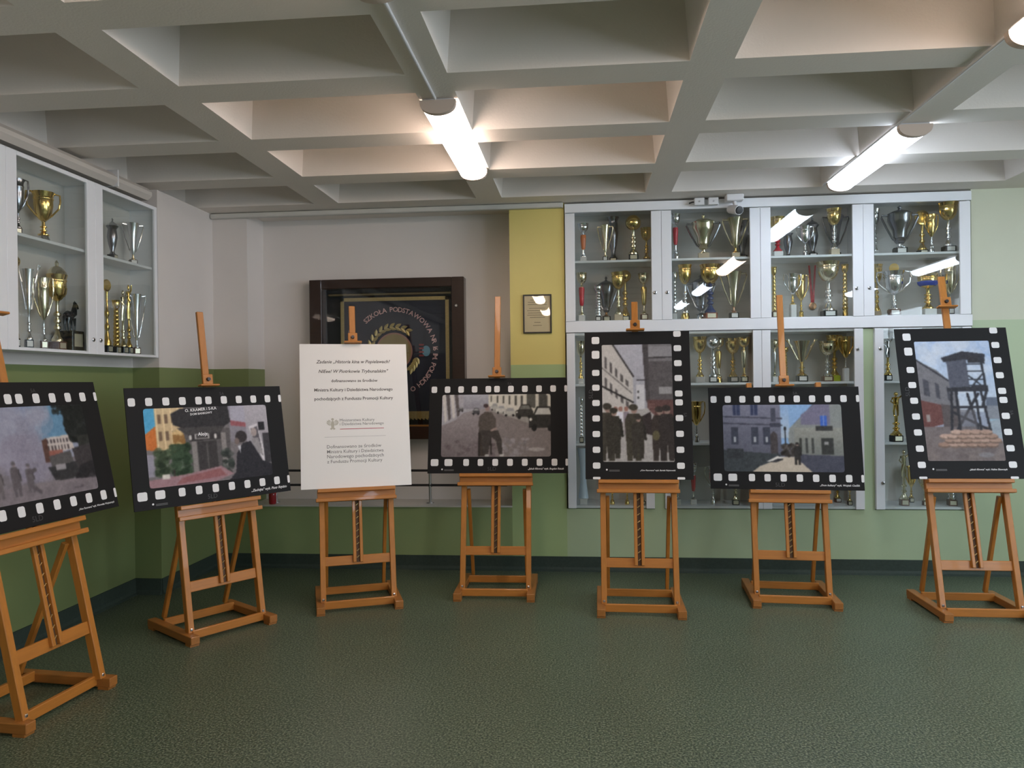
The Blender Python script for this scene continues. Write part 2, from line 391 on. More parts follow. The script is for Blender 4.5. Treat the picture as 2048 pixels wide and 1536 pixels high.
# ------------------------------------------------------------------ printed photographs (colour painted per vertex)
class Paint:
    def __init__(s, w, h, base):
        s.w, s.h = w, h; s.a = np.zeros((h, w, 3)); s.a[:] = base
        s.X, s.Y = np.meshgrid((np.arange(w) + .5) / w, (np.arange(h) + .5) / h)
    def mask(s, pts):
        ins = np.zeros((s.h, s.w), bool); n = len(pts)
        for i in range(n):
            x0, y0 = pts[i]; x1, y1 = pts[(i + 1) % n]
            if y0 == y1: continue
            c = ((s.Y >= min(y0, y1)) & (s.Y < max(y0, y1))) & (s.X < (x1 - x0) * (s.Y - y0) / (y1 - y0) + x0)
            ins ^= c
        return ins
    def put(s, m, c, al=1.): s.a[m] = s.a[m] * (1 - al) + np.array(c) * al
    def poly(s, c, *pts, al=1.): s.put(s.mask(pts), c, al); return s
    def rect(s, c, x0, y0, x1, y1, al=1.): s.put((s.X >= x0) & (s.X < x1) & (s.Y >= y0) & (s.Y < y1), c, al); return s
    def grad(s, c0, c1, x0, y0, x1, y1):
        m = (s.X >= x0) & (s.X < x1) & (s.Y >= y0) & (s.Y < y1); t = ((s.Y - y0) / (y1 - y0))[m][:, None]
        s.a[m] = np.array(c0) * (1 - t) + np.array(c1) * t; return s
    def ell(s, c, cx, cy, rx, ry, al=1.): s.put(((s.X - cx) / rx) ** 2 + ((s.Y - cy) / ry) ** 2 < 1, c, al); return s
    def line(s, c, x0, y0, x1, y1, w=.006, al=1.):
        dx, dy = x1 - x0, y1 - y0; asp = s.h / s.w; L = math.hypot(dx, dy * asp)
        t = np.clip(((s.X - x0) * dx + (s.Y - y0) * dy * asp * asp) / (L * L), 0, 1)
        s.put(np.hypot(s.X - x0 - t * dx, (s.Y - y0 - t * dy) * asp) < w, c, al); return s
    def blobs(s, c, x0, y0, x1, y1, n, r0, r1, al=.7, dc=18):
        for _ in range(n):
            k = np.array(c) + RNG.normal(0, dc); r = RNG.uniform(r0, r1)
            s.ell(k, RNG.uniform(x0, x1), RNG.uniform(y0, y1), r, r * s.w / s.h * RNG.uniform(.6, 1.1), al)
        return s
    def noise(s, amp, scale=1, x0=0, y0=0, x1=1, y1=1):
        n = RNG.normal(0, amp, (s.h // scale + 2, s.w // scale + 2)); n = np.kron(n, np.ones((scale, scale)))[:s.h, :s.w]
        m = (s.X >= x0) & (s.X < x1) & (s.Y >= y0) & (s.Y < y1); s.a[m] += n[m][:, None]; return s
    def soft(s, k=1):
        for _ in range(k):
            p = np.pad(s.a, ((1, 1), (1, 1), (0, 0)), 'edge')
            s.a = (p[:-2, 1:-1] + p[2:, 1:-1] + p[1:-1, :-2] + p[1:-1, 2:] + 2 * s.a) / 6
        return s
    def out(s, base=(14, 13, 14), r=.03):
        s.noise(2, 2).noise(2.5, 5).soft(1).noise(1.5)
        asp = s.h / s.w; dx = np.maximum(np.abs(s.X - .5) - (.5 - r), 0); dy = np.maximum(np.abs(s.Y - .5) * asp - (.5 * asp - r), 0)
        s.a[np.hypot(dx, dy) > r] = base
        c = np.clip(s.a, 0, 255) / 255
        return np.where(c <= .04045, c / 12.92, ((c + .055) / 1.055) ** 2.4)

def photo_mesh(P, w, h):
    lin = P.out(); H, W = lin.shape[:2]
    xs = np.linspace(0, w, W); zs = np.linspace(h, 0, H)
    vs = np.zeros((H, W, 3)); vs[..., 0] = xs[None]; vs[..., 2] = zs[:, None]
    idx = np.arange(H * W).reshape(H, W)
    f = np.stack([idx[1:, :-1], idx[1:, 1:], idx[:-1, 1:], idx[:-1, :-1]], -1).reshape(-1, 4)
    me = bpy.data.meshes.new('photo_print'); me.from_pydata(vs.reshape(-1, 3).tolist(), [], f.tolist())
    at = me.color_attributes.new('print', 'FLOAT_COLOR', 'POINT')
    at.data.foreach_set('color', np.concatenate([lin.reshape(-1, 3), np.ones((H * W, 1))], 1).ravel())
    me.materials.append(M_print); return me

def soldier(P, x, y, h, c=(58, 54, 48), face=(150, 125, 115), lean=0):
    k = h * P.h / P.w
    P.poly(c, (x - .12 * k, y + .98 * h), (x - .15 * k, y + .28 * h), (x - .10 * k, y + .17 * h), (x + .10 * k, y + .17 * h), (x + .15 * k, y + .30 * h), (x + .12 * k, y + .98 * h), (x + .03 * k, y + .98 * h), (x, y + .62 * h), (x - .03 * k, y + .98 * h))
    P.ell(face, x + .01 * k, y + .11 * h, .055 * k, .06 * h); P.ell(c, x, y + .065 * h, .08 * k, .055 * h)
    P.line(np.array(c) * .7, x + .13 * k, y + .25 * h, x + .17 * k, y + .55 * h, .025 * k)
def car(P, x, y, w, h, c, g=(150, 150, 150)):
    P.poly(c, (x, y + h), (x, y + .5 * h), (x + .15 * w, y + .42 * h), (x + .3 * w, y), (x + .8 * w, y), (x + .95 * w, y + .45 * h), (x + w, y + .55 * h), (x + w, y + h))
    P.poly(g, (x + .22 * w, y + .4 * h), (x + .34 * w, y + .08 * h), (x + .76 * w, y + .08 * h), (x + .86 * w, y + .4 * h))
    for q in (.2, .8): P.ell((25, 24, 24), x + q * w, y + h, .1 * w, .16 * h)
    P.ell((225, 222, 215), x + .07 * w, y + .62 * h, .05 * w, .07 * h)

def photo_street_soldier():
    P = Paint(200, 114, (122, 114, 116))
    P.grad((150, 143, 145), (112, 103, 104), 0, .2, 1, 1)
    P.poly((168, 165, 172), (0, 0), (.43, 0), (.43, .2), (.2, .3), (.12, .42), (0, .5))
    P.grad((172, 173, 182), (140, 138, 146), .2, 0, .43, .24)
    for i, x in enumerate((.0, .035, .075, .115)):
        P.poly((205, 200, 196) if i % 2 == 0 else (92, 86, 86), (x, 0), (x + .035, 0), (x + .05, .42 - i * .03), (x + .03, .46 - i * .03))
    P.poly((206, 202, 190), (.43, 0), (1, 0), (1, .36), (.43, .2))
    for i in range(10):
        x = .45 + i * .055; P.rect((84, 82, 76), x, .03, x + .012 + i * .0014, .12 + i * .016)
    P.rect((88, 88, 82), .78, .0, .86, .22).rect((70, 70, 66), .89, 0, .96, .24)
    P.poly((150, 146, 140), (.45, .22), (1, .4), (1, 1), (.6, .95))
    P.poly((128, 120, 118), (.43, .26), (1, .58), (1, 1), (.5, 1))
    car(P, .45, .15, .07, .1, (170, 168, 162)); car(P, .5, .18, .09, .12, (190, 188, 180)); car(P, .57, .22, .11, .12, (176, 174, 166))
    car(P, .68, .17, .16, .2, (52, 50, 46), (110, 110, 105)); car(P, .8, .2, .24, .34, (42, 41, 38), (190, 190, 184))
    car(P, .28, .22, .07, .1, (70, 70, 74)); car(P, .15, .2, .05, .07, (90, 88, 90))
    P.blobs((150, 145, 148), .55, .72, .8, .98, 50, .006, .025, .6).blobs((96, 84, 86), .05, .75, .5, .98, 40, .01, .03, .35)
    P.ell((165, 160, 158), .87, .88, .075, .03)
    P.poly((60, 52, 46), (.345, .55), (.36, .98), (.41, .98), (.42, .7)).line((44, 40, 37), .35, .62, .35, .98, .008).line((44, 40, 37), .45, .66, .46, .95, .008)
    P.poly((82, 75, 70), (.345, .36), (.40, .28), (.46, .29), (.50, .4), (.5, .56), (.47, .62), (.36, .62), (.34, .5))
    P.poly((62, 57, 54), (.36, .58), (.52, .58), (.555, .74), (.56, .96), (.53, .96), (.5, .74), (.455, .68), (.43, .96), (.385, .96))
    P.ell((150, 128, 122), .42, .225, .022, .05).ell((70, 56, 58), .408, .185, .024, .032).line((150, 132, 125), .5, .55, .46, .58, .01)
    P.ell((190, 186, 182), .555, .975, .02, .02).ell((180, 176, 172), .42, .975, .02, .02)
    return P.noise(6).soft(1)
def photo_soldiers_lane():
    P = Paint(122, 200, (160, 156, 156))
    P.grad((176, 176, 186), (160, 160, 168), 0, 0, 1, .55)
    P.poly((192, 188, 184), (0, 0), (.16, 0), (.44, .28), (.44, .5), (.4, .6), (0, .62))
    P.line((60, 58, 58), .16, 0, .45, .28, .012).line((110, 106, 104), .0, .2, .42, .42, .008)
    for r in range(2):
        for i in range(5):
            x = .04 + i * .075; y = .1 + i * .05 + r * .18; h = .1 - i * .012
            P.poly((92, 88, 88), (x, y), (x + .035, y + .018), (x + .035, y + .018 + h), (x, y + h))
    P.line((40, 38, 38), 0, .36, .44, .5, .012).rect((198, 198, 202), .48, .35, .6, .56)
    for y in (.4, .45): P.rect((70, 70, 72), .5, y, .525, y + .02)
    P.poly((118, 115, 118), (.58, 0), (1, 0), (1, .62), (.63, .62), (.62, .2)).rect((140, 138, 142), .64, .02, 1, .11).line((60, 58, 60), .64, .12, 1, .115, .01)
    P.rect((88, 84, 86), .64, .15, 1, .48).rect((150, 148, 150), .8, .37, .98, .43).poly((74, 70, 72), (.58, 0), (.66, 0), (.67, .5), (.62, .5))
    P.line((60, 58, 60), .5, .31, .64, .31, .006)
    P.rect((96, 68, 66), .64, .48, 1, .8)
    for i in range(22): P.line((130, 100, 94), .66, .5 + i * .012, .74, .5 + i * .012, .003)
    P.poly((168, 164, 162), (0, .62), (.64, .55), (1, .78), (1, 1), (0, 1)).noise(5, 4, 0, .62, 1, 1)
    for x, c in ((.19, (226, 226, 230)), (.26, (215, 215, 225)), (.34, (140, 130, 140))):
        P.rect(c, x - .035, .58, x + .035, .67); P.ell((150, 110, 100), x, .555, .03, .022); P.rect((120, 112, 114), x - .03, .67, x + .03, .77)
    P.poly((52, 44, 44), (.55, .62), (.68, .58), (.72, .78), (.58, .76))
    soldier(P, .07, .5, .5, (60, 56, 48)); soldier(P, .16, .54, .44, (52, 49, 42)); soldier(P, .44, .51, .49, (64, 60, 50)); soldier(P, .5, .6, .38, (56, 52, 46))
    soldier(P, .8, .53, .47, (56, 48, 44)); soldier(P, .9, .52, .48, (50, 44, 42)); P.ell((96, 90, 66), .75, .78, .05, .04)
    return P.noise(7).soft(1)
def photo_blue_street():
    P = Paint(200, 112, (104, 106, 122))
    P.grad((128, 128, 146), (92, 94, 108), 0, 0, .5, .75).poly((140, 174, 214), (.49, 0), (.76, 0), (.58, .33), (.55, .62), (.49, .62))
    P.grad((146, 178, 218), (176, 190, 206), .49, .0, .56, .5)
    P.poly((138, 142, 140), (.56, .36), (.78, 0), (1, 0), (1, .78), (.6, .72), (.55, .55)).poly((120, 116, 138), (.66, .16), (.78, 0), (.9, 0), (.9, .3), (.66, .3))
    P.grad((150, 150, 142), (116, 120, 116), .6, .35, 1, .76)
    for x in (.09, .24): P.rect((54, 62, 92), x, .0, x + .06, .16).rect((130, 132, 150), x + .026, 0, x + .032, .16)
    for y in (.18, .28): P.line((74, 76, 90), 0, y, .5, y + .03, .006)
    for x in (.07, .24, .34): P.rect((62, 66, 80), x, .34, x + .06, .6).rect((170, 174, 180), x + .02, .48, x + .04, .56)
    P.poly((70, 64, 66), (.40, .45), (.43, .4), (.46, .45), (.46, .76), (.40, .76)).rect((66, 68, 82), .4, .28, .49, .34).rect((74, 76, 90), .41, .05, .45, .26)
    P.rect((66, 104, 190), .82, .17, .875, .32).line((160, 170, 200), .847, .17, .847, .32, .004).rect((58, 58, 58), .78, .32, .92, .39)
    for x in (.69, .74): P.rect((64, 66, 64), x, .5, x + .022, .72)
    P.rect((54, 56, 54), .82, .5, .92, .74).rect((150, 150, 148), .845, .55, .88, .6).rect((58, 60, 56), .64, .5, .66, .7)
    P.poly((60, 66, 70), (0, .68), (.5, .74), (.4, .86), (.28, 1), (0, 1)).poly((72, 74, 88), (.6, .74), (1, .76), (1, 1), (.72, 1)).rect((52, 56, 60), .03, .66, .17, .8)
    P.poly((196, 184, 168), (.24, 1), (.30, .92), (.5, .78), (.6, .78), (.74, 1))
    P.poly((226, 222, 216), (.36, .85), (.45, .77), (.51, .78), (.42, .84)).poly((50, 50, 54), (.38, .86), (.46, .8), (.51, .81), (.44, .86))
    P.blobs((60, 54, 50), .49, .6, .63, .76, 60, .008, .02, .8, 22).line((40, 40, 42), .525, .38, .525, .6, .004).ell((34, 34, 36), .525, .36, .012, .03)
    soldier(P, .62, .56, .34, (46, 44, 42))
    return P.noise(5).soft(1)
def photo_watchtower():
    P = Paint(122, 200, (150, 158, 176))
    P.grad((150, 176, 214), (196, 204, 214), 0, 0, 1, .6).blobs((206, 212, 222), 0, 0, 1, .3, 40, .05, .16, .3, 8)
    P.poly((118, 116, 120), (0, .16), (.2, .23), (.26, .25), (.42, .35), (.5, .5), (.5, .62), (0, .62)).line((60, 60, 66), 0, .16, .4, .34, .012)
    for i in range(3): P.poly((74, 74, 82), (.06 + i * .15, .32 + i * .03), (.13 + i * .13, .34 + i * .03), (.13 + i * .13, .47 + i * .02), (.06 + i * .15, .46 + i * .02))
    P.poly((106, 66, 62), (0, .5), (.26, .54), (.26, .7), (0, .74)).rect((150, 140, 136), .05, .62, .1, .68).poly((88, 80, 80), (.26, .53), (.5, .56), (.5, .74), (.26, .74))
    P.poly((96, 104, 120), (.86, .48), (1, .48), (1, .55), (.84, .55)).rect((130, 134, 142), .84, .55, 1, .66).rect((150, 178, 196), .86, .66, 1, .82)
    P.grad((116, 106, 106), (128, 116, 112), 0, .72, 1, 1).poly((150, 160, 170), (.84, .68), (1, .66), (1, .84), (.9, .84)).blobs((108, 98, 98), 0, .86, 1, 1, 50, .03, .1, .25, 8)
    P.poly((78, 80, 92), (.40, .16), (.60, .13), (.66, .16), (.66, .4), (.40, .4)).poly((88, 90, 102), (.38, .15), (.62, .09), (.62, .17), (.40, .2))
    P.poly((52, 52, 58), (.33, .145), (.62, .09), (.92, .115), (.9, .2), (.64, .16), (.36, .18)).rect((52, 50, 54), .68, .13, .82, .19)
    P.poly((86, 88, 100), (.40, .18), (.66, .16), (.66, .39), (.40, .40))
    for y in (.2, .26, .33, .38): P.line((50, 52, 60), .66, y, .86, y, .008)
    P.line((48, 50, 56), .86, .12, .87, .42, .016).line((48, 50, 56), .67, .3, .86, .4, .01).line((48, 50, 56), .86, .28, .68, .4, .01)
    P.poly((46, 46, 52), (.36, .4), (.9, .38), (.9, .43), (.36, .43)).rect((206, 212, 220), .48, .435, .74, .445)
    for a in ((.42, .42, .36, .76), (.48, .42, .47, .76), (.80, .42, .86, .76), (.72, .42, .74, .76), (.42, .56, .84, .56), (.4, .6, .82, .74), (.44, .74, .76, .45), (.62, .45, .7, .74), (.88, .42, .8, .55)):
        P.line((44, 44, 50), *a, .017)
    P.poly((96, 92, 96), (.48, .58), (.7, .58), (.7, .74), (.48, .74), al=.6)
    for r in range(4):
        for i in range(6):
            x = .26 + i * .118 + (r % 2) * .055 + RNG.uniform(-.02, .02);
            if r == 3 and i in (0, 5): continue
            c = np.array((188, 158, 142)) + RNG.normal(0, 9) - (3 - r) * 4
            P.ell(c * .68, x, .868 - r * .034 + .006, .085, .02).ell(c, x, .864 - r * .034, .08, .017)
    P.ell((128, 124, 126), .76, .95, .1, .02)
    return P.noise(5).soft(1)
def photo_corner_house():
    P = Paint(200, 120, (120, 114, 116))
    P.rect((84, 170, 214), 0, 0, .1, .45).poly((206, 116, 50), (0, .33), (.1, .2), (.1, .55), (0, .52))
    P.grad((214, 190, 150), (196, 168, 128), .08, 0, .3, .62)
    for i in range(4): P.line((236, 214, 170), .09 + i * .055, 0, .09 + i * .055, .6, .007)
    for i in range(7): P.rect((120, 96, 76), .1 + (i % 4) * .05, .08 + (i // 4) * .22, .125 + (i % 4) * .05, .2 + (i // 4) * .22)
    P.rect((150, 110, 60), .2, .32, .34, .6).blobs((214, 184, 130), .2, .3, .34, .55, 26, .01, .02, .6)
    P.grad((150, 146, 158), (130, 126, 134), .66, 0, 1, .5).poly((170, 168, 182), (.68, 0), (.8, 0), (.8, .3), (.67, .24)).poly((152, 90, 96), (.67, .2), (.8, .24), (.8, .3), (.67, .27))
    P.grad((180, 176, 184), (150, 146, 152), .8, 0, 1, .8)
    P.poly((92, 88, 88), (.28, .28), (.66, .3), (.64, .9), (.34, .9)).poly((138, 132, 130), (.34, .38), (.38, .38), (.38, .9), (.34, .9)).poly((140, 134, 132), (.58, .36), (.62, .36), (.62, .85), (.58, .85))
    P.poly((46, 44, 46), (.2, .08), (.27, .02), (.66, 0), (.67, .22), (.6, .29), (.3, .29), (.21, .22)).poly((70, 66, 66), (.24, .27), (.62, .27), (.58, .36), (.3, .36))
    P.poly((56, 52, 52), (.32, .36), (.58, .35), (.58, .44), (.33, .45)).rect((58, 54, 54), .385, .46, .54, .88).line((90, 86, 84), .46, .5, .46, .86, .004)
    P.rect((196, 192, 188), .372, .36, .485, .425).rect((72, 68, 68), .38, .367, .477, .418)
    for x in (.335, .535): P.ell((214, 210, 205), x, .4, .012, .03)
    P.blobs((54, 70, 44), .06, .55, .17, .85, 60, .015, .03, .7).blobs((44, 66, 40), .19, .46, .32, .88, 90, .015, .034, .7).line((56, 42, 36), .19, .8, .19, 1, .006)
    P.blobs((44, 52, 46), .56, .58, .66, .9, 40, .012, .026, .6).rect((170, 168, 190), .0, .58, .05, .86, .6)
    P.poly((160, 126, 132), (0, .9), (.3, .86), (.56, .8), (.66, .92), (.5, 1), (0, 1)).poly((150, 98, 100), (.25, .9), (.55, .83), (.6, .93), (.2, .98)).rect((220, 214, 205), .1, .84, .155, .9)
    P.poly((214, 210, 214), (.82, .3), (.9, .26), (.96, .8), (.93, .82)).poly((92, 88, 94), (.84, .33), (.9, .3), (.93, .72), (.87, .62)).rect((36, 34, 38), .91, .24, .965, .36)
    P.ell((164, 150, 146), .865, .38, .025, .06).poly((150, 146, 148), (.84, .46), (.9, .46), (.93, .7), (.85, .66)).rect((58, 56, 60), .94, .4, 1, .82)
    P.poly((40, 38, 44), (.68, .9), (.7, .66), (.76, .52), (.83, .5), (.92, .78), (1, .84), (1, 1), (.62, 1)).ell((50, 44, 44), .75, .43, .05, .08).ell((120, 104, 100), .71, .49, .02, .045).poly((205, 205, 210), (.715, .56), (.74, .54), (.735, .66))
    return P.noise(6).soft(1)
def photo_smoke_truck():
    P = Paint(200, 114, (122, 116, 122))
    P.grad((120, 138, 170), (150, 152, 168), 0, 0, 1, .6).poly((98, 138, 168), (.55, .0), (.86, 0), (.86, .42), (.6, .42))
    P.blobs((150, 150, 166), .2, .02, .66, .5, 60, .04, .1, .35, 8).blobs((140, 136, 152), .3, .35, .62, .75, 50, .04, .08, .4, 6)
    P.poly((196, 186, 180), (.63, .36), (.84, .34), (.86, .5), (.65, .54))
    for i in range(7): P.rect((74, 66, 70), .65 + i * .026, .375, .662 + i * .026, .42).rect((80, 70, 72), .65 + i * .026, .45, .662 + i * .026, .5)
    P.poly((150, 96, 84), (.63, .5), (.76, .5), (.76, .57), (.63, .58)).poly((86, 60, 52), (.61, .38), (.65, .36), (.65, .62), (.61, .62))
    P.blobs((22, 26, 24), .84, .0, 1, .42, 120, .015, .045, .85, 8).blobs((24, 28, 26), .74, .0, .88, .1, 30, .01, .02, .8, 8).rect((46, 48, 44), .9, .36, 1, .5)
    P.poly((84, 82, 82), (.64, .56), (.82, .52), (.84, .72), (.66, .74)).poly((48, 48, 50), (.62, .68), (.9, .64), (.92, .82), (.66, .84)).rect((150, 146, 150), .68, .66, .76, .72)
    P.poly((60, 56, 58), (.84, .5), (1, .46), (1, .84), (.86, .84)).poly((36, 35, 38), (.88, .7), (1, .66), (1, .88), (.8, .88))
    P.poly((128, 120, 124), (0, .84), (.6, .82), (1, .86), (1, 1), (0, 1)).line((80, 74, 78), .8, .94, .87, .935, .006).blobs((112, 104, 110), 0, .86, 1, 1, 30, .02, .06, .25, 6)
    soldier(P, .47, .6, .32, (98, 92, 96), (140, 126, 126)); soldier(P, .37, .56, .38, (92, 86, 90), (140, 126, 126)); soldier(P, .25, .6, .34, (104, 98, 100), (140, 126, 126)); soldier(P, .12, .58, .36, (90, 84, 88), (140, 126, 126))
    P.line((88, 82, 86), .47, .7, .52, .68, .012).line((88, 82, 86), .48, .85, .53, .92, .012)
    return P.noise(5).soft(1)

# ------------------------------------------------------------------ exhibition boards
def rrect(x0, x1, z0, z1, r, n=4):
    pts = []
    for (cx, cz, a0) in ((x1 - r, z1 - r, 0), (x0 + r, z1 - r, 90), (x0 + r, z0 + r, 180), (x1 - r, z0 + r, 270)):
        for k in range(n + 1):
            a = rad(a0 + 90 * k / n); pts.append((cx + r * cos(a), cz + r * sin(a)))
    return pts
def flat(m, pts, y):
    n = len(pts); m.add([(p[0], y, p[1]) for p in pts], [tuple(range(n))])
TH = .006
def board_frame(name, label, pose, W, H):
    """empty at the bottom centre of the board's front face, leaning back"""
    x, y, z, th, le = pose
    t = thing(name, label, 'board', (x, y, z))
    t.rotation_euler = (-rad(le), 0, rad(th)); t.rotation_mode = 'XYZ'
    return t
def film_board(label, pose, W, H, photo, caption, portrait):
    t = board_frame('photo_board', label, pose, W, H)
    MB().cbox(-W / 2, W / 2, 0, TH, 0, H, .0008).build('panel', M_black, t)
    B = lambda u, v: (-W / 2 + u * W, H - v * H)
    def hole(u, v, w, h):
        cx, cz = B(u, v); x0, x1 = max(cx - w / 2, -W / 2), min(cx + w / 2, W / 2); z0, z1 = max(cz - h / 2, 0), min(cz + h / 2, H)
        if x1 - x0 > .004 and z1 - z0 > .004: h_ = MB(); flat(h_, rrect(x0, x1, z0, z1, min(.011, (x1 - x0) * .4, (z1 - z0) * .4)), -.0006); h_.build('perforation', M_white, t)
    big = [(.05, .056), (.15, .058)]; S, Lg = .041, .047
    if not portrait:
        for u in (.035, .132, .231, .33, .43, .493, .594, .695, .797, .899, 1.0): hole(u, .118, S * 1.0, Lg * 1.02)
        for u, w in big: hole(u, .888, w, .05)
        for u in (.277, .38, .485, .59, .695, .8, .905, 1.003): hole(u, .888, S, .05)
        pu, pv, pw, ph = .095, .175, .785, .655
    else:
        for v, h in ((.057, .05), (.157, .055)): hole(.105, v, .052, h)
        for v in (.283, .385, .49, .595, .70, .805, .91, 1.005): hole(.105, v, .05, S)
        for v in (.02, .12, .223, .325, .43, .49, .595, .70, .805, .91, 1.005): hole(.885, v, .05, S)
        pu, pv, pw, ph = .165, .09, .665, .795
    me = photo_mesh(photo(), pw * W, ph * H); po = link('photo_print', me, t)
    a = B(pu, pv + ph); po.location = (a[0], -.0007, a[1])
    if portrait: cx, cz, cw = *B(.835, .945), .32 * W * 1.02
    else: cx, cz, cw = *B(.972, .962), .255 * W
    cm, _ = text_mb(caption, width=cw, shear=.25, bold=.02, align='RIGHT'); cm.build('caption', M_white, t).location = (cx, -.0007, cz)
    lg = MB(); a = B(.2, .937) if portrait else B(.105, .958)
    flat(lg, [(a[0] + .006 * cos(k), a[1] + .006 * sin(k)) for k in [i * PI / 5 for i in range(10)]], -.0007)
    lg.build('logo_dot', M_white, t)
    lg = MB()
    for k in range(2): lg.add([(a[0] + .016, -.0007, a[1] - .004 - k * .007), (a[0] + .085, -.0007, a[1] - .004 - k * .007), (a[0] + .085, -.0007, a[1] - .001 - k * .007), (a[0] + .016, -.0007, a[1] - .001 - k * .007)], [(0, 1, 2, 3)])
    lg.build('logo_text', mat('logo_grey', (.16, .16, .16), .5), t)
    fm, _ = text_mb('5LD', width=.062)
    f = fm.build('film_code', mat('film_grey', (.05, .05, .052), .5), t)
    if portrait: f.rotation_euler = (0, -PI / 2, 0); a = B(.045, .46); f.location = (a[0] + .02, -.0006, a[1])
    else: a = B(.43, .955); f.location = (a[0], -.0006, a[1] - .012)
    fm, _ = text_mb('5A', width=.03)
    f = fm.build('film_code', mat('film_grey', (.05, .05, .052), .5), t)
    if portrait: f.rotation_euler = (0, PI / 2, 0); a = B(.955, .56); f.location = (a[0] - .02, -.0006, a[1])
    else: a = B(.57, .06); f.location = (a[0], -.0006, a[1] - .01)
    return t
#  pose: x, y, z of the bottom edge centre, turn, lean (degrees)
POSE = {1: (-2.544, 3.343, .851, 84.7, 12.5), 2: (-2.226, 4.425, .790, 56.0, 9.5), 3: (-1.537, 5.017, .789, 21.0, 12.2), 4: (-.608, 5.335, .846, 1.0, 12.0),
        5: (.373, 5.005, .846, -1.5, 11.0), 6: (1.379, 5.245, .746, -5.0, 10.9), 7: (2.475, 5.065, .843, 1.0, 13.5)}
SIZE = {1: (1.0, .69), 2: (1.022, .708), 3: (.745, 1.015), 4: (1.012, .697), 5: (.707, 1.006), 6: (.999, .708), 7: (.723, 1.012)}
film_board('black film-strip photo board of smoke and a truck, at the left picture edge', POSE[1], *SIZE[1], photo_smoke_truck, '„Kino Panorama" wyk. Weronika Wojtaszczyk', False)
b2 = film_board('black film-strip photo board of a corner house with green trees', POSE[2], *SIZE[2], photo_corner_house, '„Zachęta" wyk. Piotr Rędzio', False)
film_board('black film-strip photo board of a seated soldier in a street', POSE[4], *SIZE[4], photo_street_soldier, '„Jakub Kłowca" wyk. Bogdan Rączk', False)
film_board('tall black film-strip photo board of soldiers standing in a lane', POSE[5], *SIZE[5], photo_soldiers_lane, '„Kino Panorama" wyk. Bartek Patynowski', True)
film_board('black film-strip photo board of an empty blue-toned street', POSE[6], *SIZE[6], photo_blue_street, '„Dom kultury" wyk. Wojtek Cieślik', False)
film_board('tall black film-strip photo board of a watchtower with sandbags', POSE[7], *SIZE[7], photo_watchtower, '„Jakub Kłowca" wyk. Halina Skawczyk', True)
W, H = SIZE[2]
for (s, u, v, w, rz) in (('O. KRAMER i S-KA', .34, .215, .20, -3), ('DOM BANKOWY', .37, .245, .14, -3), ('Alojz', .405, .425, .062, 0)):
    mm, _ = text_mb(s, width=w * W, bold=.02); o = mm.build('sign_lettering', M_white, b2); o.location = (-W / 2 + u * W, -.0014, H - v * H); o.rotation_euler = (0, rad(rz), 0)

# white text board
W, H = SIZE[3]
tb = board_frame('text_board', 'large white board with printed Polish text on the third easel', POSE[3], W, H)
MB().cbox(-W / 2, W / 2, 0, TH, 0, H, .0008).build('panel', M_paper, tb)
def tline(s, u0, u1, v, mt, shear=0., bold=0.):
    mm, _ = text_mb(s, width=(u1 - u0) * W, shear=shear, bold=bold); o = mm.build('text_line', mt, tb); o.location = (-W / 2 + u0 * W, -.0006, H - v * H - .008)
tline('Zadanie „Historia kina w Popielawach?', .150, .84, .130, M_ink, .3, .018)
tline('NIEee! W Piotrkowie Trybunalskim"', .170, .82, .198, M_ink, .3, .018)
tline('dofinansowano ze środków', .285, .715, .264, M_ink, 0, .018)
tline('Ministra Kultury i Dziedzictwa Narodowego', .13, .855, .328, M_ink, 0, .018)
tline('pochodzących z Funduszu Promocji Kultury', .13, .855, .390, M_ink, 0, .018)
tline('Ministerstwo Kultury', .355, .675, .540, M_inkg); tline('i Dziedzictwa Narodowego', .355, .76, .566, M_inkg)
for i, (s, u1) in enumerate((('Dofinansowano ze środków', .73), ('Ministra Kultury i Dziedzictwa', .75), ('Narodowego pochodzących', .75), ('z Funduszu Promocji Kultury', .735))):
    tline(s, .235, u1, .722 + i * .0335, M_inkg, 0, .004)
r = MB(); flat(r, [(-W / 2 + .355 * W, H - .602 * H), (-W / 2 + .76 * W, H - .602 * H), (-W / 2 + .76 * W, H - .598 * H), (-W / 2 + .355 * W, H - .598 * H)], -.0006); r.build('red_line', M_red, tb)
r = MB(); flat(r, [(-W / 2 + .215 * W, H - .654 * H), (-W / 2 + .775 * W, H - .654 * H), (-W / 2 + .775 * W, H - .652 * H), (-W / 2 + .215 * W, H - .652 * H)], -.0006); r.build('rule_line', mat('rule_grey', (.45, .44, .43), .6), tb)
e = MB(); cx, cz = -W / 2 + .29 * W, H - .565 * H
for s in (-1, 1):
    for k in range(6):
        a = rad(38 - k * 21); a1 = rad(38 - k * 21 - 15); L = (.027, .034, .036, .034, .030, .024)[k]
        flat(e, [(cx + s * .005, cz + .016 - k * .004), (cx + s * (.006 + L * cos(a)), cz + .016 + L * sin(a)), (cx + s * (.006 + L * .92 * cos(a1)), cz + .014 + L * .92 * sin(a1))][::s], -.0006 - k * .0001)
    flat(e, [(cx, cz - .014), (cx + s * .020, cz - .034), (cx + s * .004, cz - .040)][::s], -.0006)
flat(e, [(cx + .009 * cos(k * PI / 6), cz + .034 + .009 * sin(k * PI / 6)) for k in range(12)], -.0008)
flat(e, [(cx + .011 * cos(k * PI / 6), cz - .004 + .03 * sin(k * PI / 6)) for k in range(12)], -.0008)
e.build('eagle_emblem', mat('emblem_grey', (.50, .48, .40), .6), tb)

